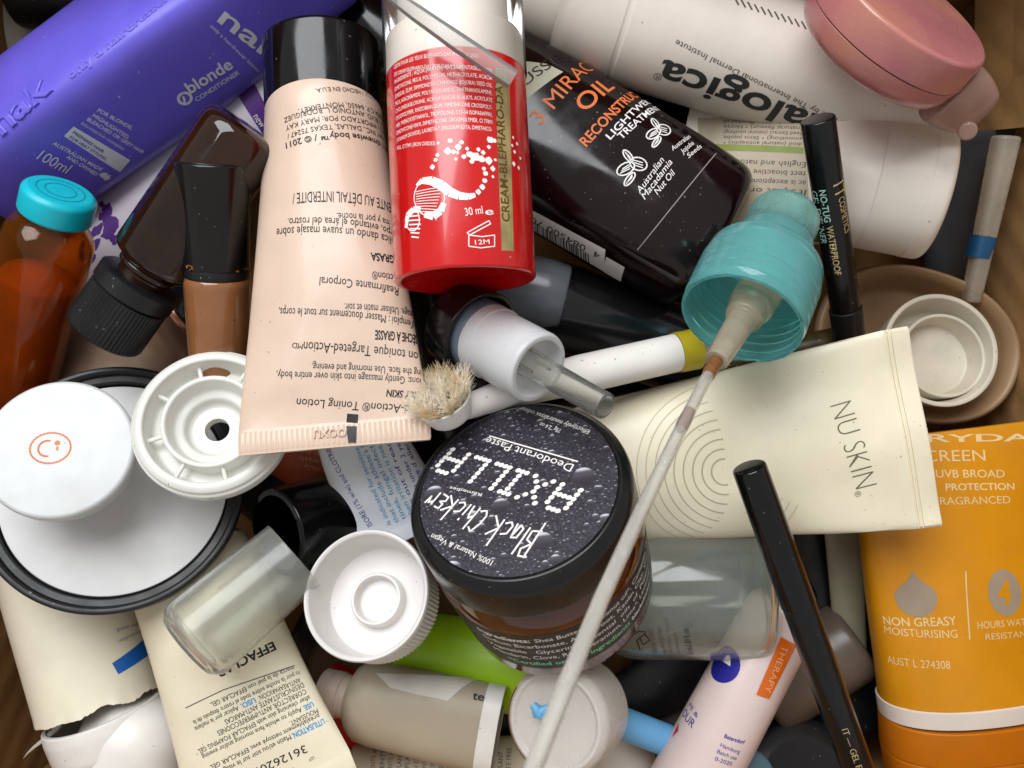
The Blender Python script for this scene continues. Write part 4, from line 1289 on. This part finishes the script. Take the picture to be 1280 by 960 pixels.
# black overcap and frosted dome cap
t = tag(lathe(None, 'black_overcap', (346, 666, 2), (475, 630, -24), fil([(0, 9.8, .3), (0, 11.4, .5), (33, 12.4, 2), (34.5, 0)]), BLACKG, Ns=64, ends=(0, 1)).ob, 'glossy black open cap behind the frosted dome cap', 'cap')
FDM = mat('frosted_dome_plastic', 'f4f5ee', rough=.14, trans=.9, ior=1.36, var=.02, smear=.06)
t = T('frosted_dome_cap', 'smoky frosted overcap with a rounded end on the printed cream tube', 'cap', (300, 750, 8))
A, B = (368, 694, 5), (228, 814, 16)
L = alen(A, B)
lathe(t, 'shell', A, B, fil([(0, 9.2), (0, 10.0, .3), (L - 3.5, 10.9, 2.2), (L - 1.2, 8.4, 1.2), (L - 1.6, 7.6, .6), (L - .9, 0)], 6) + fil([(L - 1.9, 0), (L - 2.6, 7.4, .8), (L - 4.4, 10.0, 1.8), (0, 9.2)], 6), FDM, Ns=96, ends=(0, 0))

# ribbed white screw cap
t = T('ribbed_white_cap', 'ribbed white screw cap lying open side up beside the jar', 'cap', (470, 760, 0))
N5 = Vector((-.20, .42, 1)).normalized()
C = W((456, 742, 14))
M5 = frame(C - N5 * 14, N5)
RBW = mat('soft_white_plastic', 'dedad6', rough=.36, sss=.2, sssr=2.5, var=.05, speck=.25, speckc='5a5348')
rg = [(0, 0), (0, 13), (.8, 14.6)] + [(1.4, 15.0, 15.0, 2, .35), (11.6, 15.3, 15.3, 2, .35), (11.8, 15.4), (12.2, 15.8), (13.2, 15.9), (13.9, 15.6), (14, 15.0), (13.6, 14.6), (4, 14.0), (2.6, 13.2), (2.2, 11.5), (2.2, 6.4)]
Part(t, 'shell', M5, rg, RBW, 360, nribs=90, ends=(0, 0))
Part(t, 'plug_ring', M5, [(2.2, 6.8), (5.4, 6.6), (5.9, 6.3), (5.9, 5.8), (5.4, 5.6), (3.0, 5.4), (2.6, 5), (2.6, 0)], RBW, 48, ends=(0, 0))

# printed cream tube (upside down text)
t = T('foaming_gel_tube', 'cream tube covered in upside-down black and blue instructions', 'tube', (285, 850, -8))
A, B = (232, 690, -14), (352, 1024, 4)
ef = tube(t, 'body', A, B, 17.2, CREAM, wc=22.5, crimp=8, shoulder=2, dent=.5, neck=.9, p=1.4, flat=.75)
BLI = mat('bright_blue_ink', '1c8fd0', rough=.5)
rows = [("EFFACLAR", (341, 802), (268, 838), 11, {'bold': .03}), ("marca de la piel con EFFACLAR GEL.", (366, 832), (262, 879), 6), ("/o por la noche sobre todo el rostro después de la", (374, 838), (241, 901), 6),
    ("ANTI-REAPARICIÓN.", (374, 847), (322, 870), 6), ("Aplicar por la mañana", (297, 882), (243, 909), 6), ("DESINCRUSTANTE ANTI-MARCAS", (378, 853), (280, 900), 6.5), ("CORRECTOR ANTI-IMPERFECCIONES", (381, 861), (271, 914), 6.5),
    ("after cleansing skin with EFFACLAR FOAMING GEL", (386, 869), (247, 937), 6), ("Apply to whole face morning and/or evening", (376, 884), (252, 944), 6), ("MOUSSANT.", (396, 885), (361, 902), 6),
    ("préalablement nettoyé avec EFFACLAR GEL", (398, 892), (262, 957), 6), ("Matin et/ou soir sur le visage", (362, 918), (276, 962), 6.5), ("36126209", (381, 931), (316, 961), 10), ("LOT", (392, 945), (385, 948), 4)]
texts(t, ef, INK, rows)
texts(t, ef, BLI, [("USO.", (318, 872), (300, 880), 6.5, {'bold': .02}), ("USE.", (390, 877), (378, 883), 6.5, {'bold': .02}), ("UTILISATION.", (404, 898), (364, 917), 7, {'bold': .02})], off=.11)
shapes(t, ef, stroke(P2(ef, [(368, 832), (330, 845), (280, 862), (232, 885)]), .25), INKG, 'seam_line')
texts(t, ef, INKG, [("UNCLOGS", (318, 690), (270, 735), 7)], off=.1)

# cut-open cream tube with torn rim
t = T('cut_cream_tube', 'cut-open cream bottle with torn edge and blue stripe under the black lid', 'bottle', (110, 860, -20))
A, B = (75, 690, -22), (128, 876, -20)
L = alen(A, B)
random.seed(5)
CUT = mat('cream_bottle_plastic', 'e8e0ca', rough=.4, var=.06, sss=.1, sssr=1.5, scuff=.2, scuffc='b7a67e')
NJ = 288
jag = [noise.noise(Vector((k * .045, 3, 0))) * 2.2 + noise.noise(Vector((k * .31, 9, 0))) * .45 + random.uniform(-.10, .10) for k in range(NJ)]
curl = [noise.noise(Vector((k * .12, 20, 0))) * .5 for k in range(NJ)]
def tear(P):
    P = P.copy()
    for j in range(NJ + 1):
        for i in (4, 5, 6):
            P[i, j, 2] += jag[j % NJ] * (.5 if i == 4 else 1)
        for i in (5, 6):
            P[i, j, :2] *= 1 + curl[j % NJ] / 17
    return P
cu = Part(t, 'upper_half', frame(W(A), W(B) - W(A)), [(0, 17), (2, 17.4), (L * .5, 17.3), (L - 6, 17.2), (L - 2.2, 17.2), (L, 17.3), (L - .05, 16.7), (L - 5, 16.3), (L - 14, 16.2)], CUT, NJ, ends=(1, 0), fn=tear)
A2 = W((131, 884, -20))
lathe(t, 'lower_half', A2, W((175, 1010, -22)), fil([(0, 15.4), (0, 16.6, .5), (3, 16.9, .5), (10, 16.6, 2), (14, 12, 1)]), WHITE, Ns=96, ends=(0, 1))
BLS = mat('blue_stripe_ink', '1764b8', rough=.45)
patch(t, cu, [(140, 829), (148, 843), (206, 808), (204, 786)], BLS, 'blue_stripe')
texts(t, cu, mat('faded_blue_ink', '7f93a8', rough=.5), [('sun protection', (193, 780), (147, 800), 5), ('all skins used', (194, 771), (146, 786), 5)])
# torn shred hanging from the rim
sh = []
for i in range(9):
    f = i / 8
    sh.append((W((78 - 43 * f + 6 * math.sin(f * 5), 893 + 55 * f, -8 - 10 * f)), max(.06, 1.1 * (1 - f) ** .7)))
bent(t, 'torn_shred', sh, WHITE, Ns=6)
# white round-shouldered bottle in the corner
t = tag(lathe(None, 'white_bottle', (184, 866, -20), (152, 1030, -18), fil([(0, 0), (0, 7, 4), (3, 12, 5), (9, 15.6, 6), (46, 16, 3), (46, 0)], 6), WHITE, Ns=96).ob, 'plain white round-shouldered bottle below the torn cream bottle', 'bottle')

# beige cut tube
BGE = mat('beige_translucent_tube', 'b5a892', rough=.4, sss=.2, sssr=2, var=.1, vs=40)
t = T('cut_beige_tube', 'beige tube cut open at one end with ribbed white neck', 'tube', (430, 870, -22))
A, B = (436, 872, -20), (622, 914, -14)
L = alen(A, B)
Mb = frame(W(A), W(B) - W(A))
bgt = Part(t, 'body', Mb, [(0, 6), (1.5, 9.0, 8.0), (4, 11.0, 9.5), (8, 11.6, 9.6), (L * .6, 12.0, 8.0, 2.2), (L, 12.2, 6.5, 2.4), (L, 11.7, 6.0, 2.4), (L * .6, 11.4, 7.4, 2.2), (10, 11, 9)], BGE, 96, ends=(0, 0), dent=.8, fn=None)
Part(t, 'cut_rim', Mb, [(L + .3, 11.6, 5.9, 2.4), (L + .3, 12.4, 6.7, 2.4), (L - 4.5, 12.35, 6.9, 2.4)], WHITE, 96, ends=(0, 0), dent=.8)
Part(t, 'neck', frame(W((402, 862, -22)), W(A) - W((402, 862, -22))), [(0, 0), (0, 5.6), (.5, 6.1), (3, 6.2), (3.2, 5.9), (3.8, 5.9), (4, 6.3), (6.4, 6.3), (6.6, 5.9), (10, 6)], mat('pinkish_white_plastic', 'cdb9ab', rough=.4), 64, ends=(0, 0))
patch(t, bgt, [(470, 842), (560, 846), (632, 872), (630, 890), (560, 876), (520, 868), (488, 860)], mat('paper_white', 'ddd8cc', rough=.6), 'paper_label', off=.12)
texts(t, bgt, INK, [('tea', (590, 874), (612, 878), 10, {'bold': .02})], off=.2)
KRL = mat('kraft_print_label', 'c9bda6', rough=.55, var=.08)
t2 = T('paper_label_tube', 'pale tube with columns of small print at the lower edge', 'tube', (520, 985, -30))
A, B = (440, 975, -34), (690, 975, -30)
kp = lathe(t2, 'body', A, B, fil([(0, 0), (0, 11, 3), (alen(A, B), 13, 2), (alen(A, B), 0)]), KRL, ratio=.7, Ns=96)
rows = []
for i in range(17):
    x_ = 470 + i * 10.5
    rows.append((random.choice(["IT'S MY PLANT", "CAUTION EXT", "DIRECTIONS wash", "SULPHATE FREE", "CONTENTS", "INGREDIENTS: aqua"]), (x_, 990), (x_ + 1.5, 931 + (i * 7) % 12), 6))
texts(t2, kp, INKG, rows)

# lime tube and small red bit
t = T('lime_tube', 'lime green tube peeking out below the ribbed white cap', 'tube', (560, 820, -26))
lathe(t, 'body', (470, 806, -34), (720, 850, -24), fil([(0, 0), (0, 9, 2), (12, 12, 6), (56, 13, 3), (56, 0)]), lime, ratio=.8, Ns=64)
t = T('brown_wrapper', 'dark brown folded wrapper below the lime tube', 'wrapper', (380, 840, -40))
tube(t, 'body', (390, 815, -42), (480, 850, -42), 9, mat('brown_film', '5a4a38', rough=.5), wc=11, crimp=3, flat=.4)
tag(lathe(None, 'red_tube', (395, 960, -44), (450, 870, -40), fil([(0, 0), (0, 12, 2), (34, 12, 2), (34, 0)]), mat('red_plastic', 'b01214', rough=.35), ratio=.8).ob, 'red tube glimpsed beside the printed cream tube', 'tube')

# blue and white ointment tube
t = T('ointment_tube', 'white ointment tube with cyan and navy print under the pink tube end', 'tube', (480, 600, -18))
A, B = (424, 490, -6), (506, 676, -3)
om = tube(t, 'body', A, B, 10.5, mat('white_laminate', 'dfe3ea', rough=.18, var=.05, coat=.4), wc=14.5, crimp=4, dent=1.6, dfreq=.09, flat=.6, K=22)
CYI, NVI = mat('cyan_ink', '2f9fd0', rough=.45), mat('navy_ink', '3b3d9a', rough=.45)
rows = [("ISORE (1% w/w) and CLOTRIMAZOLE", (466, 656), (398, 532), 7), ("and CLO", (424, 585), (404, 552), 7)][:1]
texts(t, om, NVI, rows + [("children under 2 years", (536, 640), (494, 540), 6), ("do not use if allergic", (545, 640), (503, 540), 6), ("keep out of reach", (527, 650), (484, 545), 6)][:3])
texts(t, om, CYI, [("is indicated for sensitive skin", (489, 655), (440, 540), 6.5), ("that include athlete's foot", (499, 652), (449, 540), 6.5), ("tinea, fungal infection", (508, 648), (459, 540), 6.5), ("then irritation is needed", (518, 645), (469, 540), 6.5)])

# orange-brown sachet
t = T('rust_sachet', 'rust orange sachet with pale print under the pink tube end', 'sachet', (400, 575, -24))
rs = tube(t, 'body', (340, 545, -26), (470, 610, -24), 10, mat('rust_film', '9a3e14', rough=.4, var=.1), wc=13, crimp=3, flat=.4)
texts(t, rs, mat('peach_ink', 'c98a60', rough=.5), [('apply to face', (428, 570), (372, 560), 6), ('after wash', (425, 580), (376, 570), 6), ('use daily', (420, 590), (380, 580), 6)])

# ================================================================= BOTTOM RIGHT
# clear bottle
CLB = mat('frosted_clear_bottle', 'edf1e8', rough=.07, trans=.90, ior=1.4, var=.03, speck=.1, speckc='f4f4ee', smear=.08)
t = T('clear_bottle', 'clear glassy bottle with small dark print under the cream tube', 'bottle', (955, 735, -14))
A, B = (958, 738, -14), (735, 735, -18)
L = alen(A, B)
cbt = lathe(t, 'body', A, B, fil([(0, 0), (0, 18.6, 4), (L - 8, 18.8, 5), (L, 10, 2), (L, 9)]) + fil([(L - 1, 8.6), (L - 9, 17.4, 5), (1.2, 17.2, 4), (1.2, 0)]), CLB, Ns=96)
texts(t, cbt, INKG, [('MADE IN FRANCE', (822, 816), (816, 785), 6.5), ('NE PAS JETER', (834, 816), (826, 783), 5), ('75002 Paris - France', (841, 815), (834, 772), 4.5), ('www.beaute.com', (850, 816), (845, 790), 4)])
texts(t, cbt, INK, [('50 ml-1.69 fl.oz.', (867, 818), (860, 784), 8)])
shapes(t, cbt, stroke(P2(cbt, [(800, 812), (796, 800), (806, 792), (812, 800), (804, 806), (800, 798)]), .35) + stroke(P2(cbt, [(792, 793), (799, 789), (808, 790)]), .3), INK, 'emblem_print')

# therapy tube
HND = mat('pink_white_plastic', 'e0cbc6', rough=.3, sss=.15, sssr=1.5, coat=.2, var=.04)
t = T('hand_cream_tube', 'pale pink cream tube with blue round emblem and orange strip', 'tube', (870, 985, -12))
A, B = (852, 1000, -12), (985, 752, -14)
L = alen(A, B)
hc = lathe(t, 'body', A, B, fil([(0, 0), (0, 11.0, 2), (L, 10.0, 4), (L, 0)]), HND, Ns=96)
NAV = mat('royal_blue_ink', '23218c', rough=.4)
u0, v0, z0 = hc.pick(905, 830)
shapes(t, hc, [disc2((u0, v0), 4.9, 28)], NAV, 'emblem_print')
shapes(t, hc, [P2(hc, [(897, 822), (914, 820), (913, 833)])], INKW, 'emblem_triangle', off=.12)
tg = [(u0_, v0_) for u0_, v0_ in uvof(hc, [(976, 796), (995, 806), (961, 873), (945, 868)])]
cc_ = np.mean(tg, 0)
OST = mat('orange_gel_strip', 'd9650d', rough=.25, coat=.4, var=.1)
patch(t, hc, None, OST, 'orange_strip', uv=tg, off=.25)
texts(t, hc, mat('pale_orange_ink', 'e8a878', rough=.5), [('THERAPY', (978, 806), (955, 864), 8)], off=.32)
texts(t, hc, NAV, [('FE &', (857, 880), (871, 898), 8), ('OUR', (853, 893), (865, 911), 8), ('Beiersdorf', (905, 922), (930, 930), 5, {'bold': .02}), ('Hamburg', (900, 933), (924, 942), 5), ('Batch use', (896, 941), (920, 950), 5), ('0-2020', (893, 950), (914, 957), 5)])
patch(t, hc, [(836, 908), (845, 902), (848, 914), (840, 922)], mat('red_ink', 'c2303a', rough=.45), 'red_badge', off=.08)

# milky cap with blue knob, and blue brush handle
MK2 = mat('milky_peach_plastic', 'e6ded6', rough=.26, sss=.35, sssr=4, trans=.3, ior=1.36, var=.05)
t = T('milky_round_cap', 'milky round cap with a blue knot under the long dip tube', 'cap', (735, 910, -10))
N6 = Vector((-.42, .12, .86)).normalized()
C = W((693, 903, 10))
lathe(t, 'shell', C - N6 * 19, None, fil([(0, 0), (0, 13.2, 2), (17, 13.6, 1.6), (19, 11.9, .5), (19, 11.3, .5), (18.2, 10.6, .4), (18.2, 0)]), MK2, zdir=N6, Ns=96)
BRN = mat('brown_grime', '6a4028', rough=.6)
Mg = frame(C, N6)
bent(t, 'grime_line', [(Mg @ Vector((13.0 * math.cos(k), 13.0 * math.sin(k), -1.0)), .16) for k in np.linspace(2.6, 5.2, 24)], BRN, Ns=6)
BLP = mat('sky_blue_plastic', '6fb0e0', rough=.35, sss=.1, var=.06)
kn = W((676, 888, 10.6))
bent(t, 'blue_knot', [(kn + Vector((-2, 1.5, 0)), .9), (kn + Vector((-.4, -.2, .6)), 1.5), (kn + Vector((1.2, -2, .2)), .9)], BLP, Ns=10)
bent(t, 'blue_knot', [(kn + Vector((-1.8, -1.2, 0)), .7), (kn + Vector((0, 0, .8)), 1.3), (kn + Vector((2.0, 1.0, .2)), .8)], BLP, Ns=10)
t = tag(Part(None, 'blue_handle', frame(W((750, 893, -16)), W((840, 928, -18)) - W((750, 893, -16))), [(0, 4.2)] + [(1 + k * .5, 4.3 + .12 * (k % 2)) for k in range(40)] + [(21.5, 4.0)], BLP, 32).ob, 'sky blue ribbed handle poking out of the milky cap', 'handle')

# dark things in the lower gaps
t = tag(lathe(None, 'ribbed_black_lid', W((985, 985, -40)), None, fil([(0, 0), (0, 19, 2), (14, 20, 3), (16, 14, 1), (16, 0)]), BLACKM, zdir=(.1, .45, 1), Ns=64).ob, 'large black lid in the lower gap beside the gel pen', 'lid')
t = tag(tube(None, 'black_pouch', (745, 905, -30), (890, 812, -26), 9, BLACKM, wc=10, crimp=4, dent=1.5, flat=.6, dfreq=.08).ob, 'crumpled matt black pouch below the clear bottle', 'pouch')
t = tag(lathe(None, 'grey_glass_bottle', (790, 930, -48), (900, 830, -46), fil([(0, 0), (0, 13, 3), (40, 13, 3), (40, 0)]), mat('grey_green_glass', '5a5c54', rough=.2, trans=.3, var=.2)).ob, 'grey green glass bottle deep below the black pouch', 'bottle')
t = tag(lathe(None, 'white_flask', (745, 860, -36), (790, 1010, -34), fil([(0, 0), (0, 7, 2), (4, 11, 3), (36, 11, 2), (36, 0)]), WHITE).ob, 'white flask lying beneath the milky round cap', 'flask')
t = tag(lathe(None, 'brown_glass_flask', (950, 870, -44), (1060, 800, -42), fil([(0, 0), (0, 13, 3), (34, 13, 3), (34, 0)]), mat('brown_grey_plastic', '6a5c50', rough=.25, var=.3, vs=40)).ob, 'brownish grey flask behind the black gel pen', 'flask')
t = tag(Part(None, 'green_ribbed_cap', frame(W((950, 690, -36)), W((950, 765, -34)) - W((950, 690, -36))), [(0, 0), (0, 4.4), (.5, 4.6, 4.6, 2, .3), (17, 4.6, 4.6, 2, .3), (17.5, 4.2), (17.5, 0)], mat('sea_green_plastic', '2e8f6c', rough=.35), 96, nribs=24).ob, 'sea green ribbed cap peeking out behind the clear bottle', 'cap')
t = tag(tube(None, 'olive_tube', (1066, 850, -40), (1052, 630, -36), 4.6, mat('pale_olive_plastic', '98927a', rough=.4), wc=6, crimp=4, flat=.8).ob, 'pale olive tube standing beside the orange sunscreen', 'tube')
t = tag(lathe(None, 'teal_grey_lid', W((930, 972, -14)), None, fil([(0, 0), (0, 8, 1), (3, 8, 1), (3, 0)]), mat('teal_grey_plastic', '4a6470', rough=.3), zdir=(0, .3, 1)).ob, 'teal grey lid at the very bottom edge', 'lid')
t = tag(lathe(None, 'gold_flecked_vial', (900, 460, -22), (1050, 425, -20), fil([(0, 0), (0, 4, 1), (36, 4, 1), (36, 0)]), mat('gold_fleck_glass', '4a3c1e', rough=.2, trans=.3, var=.4, vs=400, speck=.6, speckc='c9b060')).ob, 'gold flecked vial half hidden under the cream coloured tube', 'vial')
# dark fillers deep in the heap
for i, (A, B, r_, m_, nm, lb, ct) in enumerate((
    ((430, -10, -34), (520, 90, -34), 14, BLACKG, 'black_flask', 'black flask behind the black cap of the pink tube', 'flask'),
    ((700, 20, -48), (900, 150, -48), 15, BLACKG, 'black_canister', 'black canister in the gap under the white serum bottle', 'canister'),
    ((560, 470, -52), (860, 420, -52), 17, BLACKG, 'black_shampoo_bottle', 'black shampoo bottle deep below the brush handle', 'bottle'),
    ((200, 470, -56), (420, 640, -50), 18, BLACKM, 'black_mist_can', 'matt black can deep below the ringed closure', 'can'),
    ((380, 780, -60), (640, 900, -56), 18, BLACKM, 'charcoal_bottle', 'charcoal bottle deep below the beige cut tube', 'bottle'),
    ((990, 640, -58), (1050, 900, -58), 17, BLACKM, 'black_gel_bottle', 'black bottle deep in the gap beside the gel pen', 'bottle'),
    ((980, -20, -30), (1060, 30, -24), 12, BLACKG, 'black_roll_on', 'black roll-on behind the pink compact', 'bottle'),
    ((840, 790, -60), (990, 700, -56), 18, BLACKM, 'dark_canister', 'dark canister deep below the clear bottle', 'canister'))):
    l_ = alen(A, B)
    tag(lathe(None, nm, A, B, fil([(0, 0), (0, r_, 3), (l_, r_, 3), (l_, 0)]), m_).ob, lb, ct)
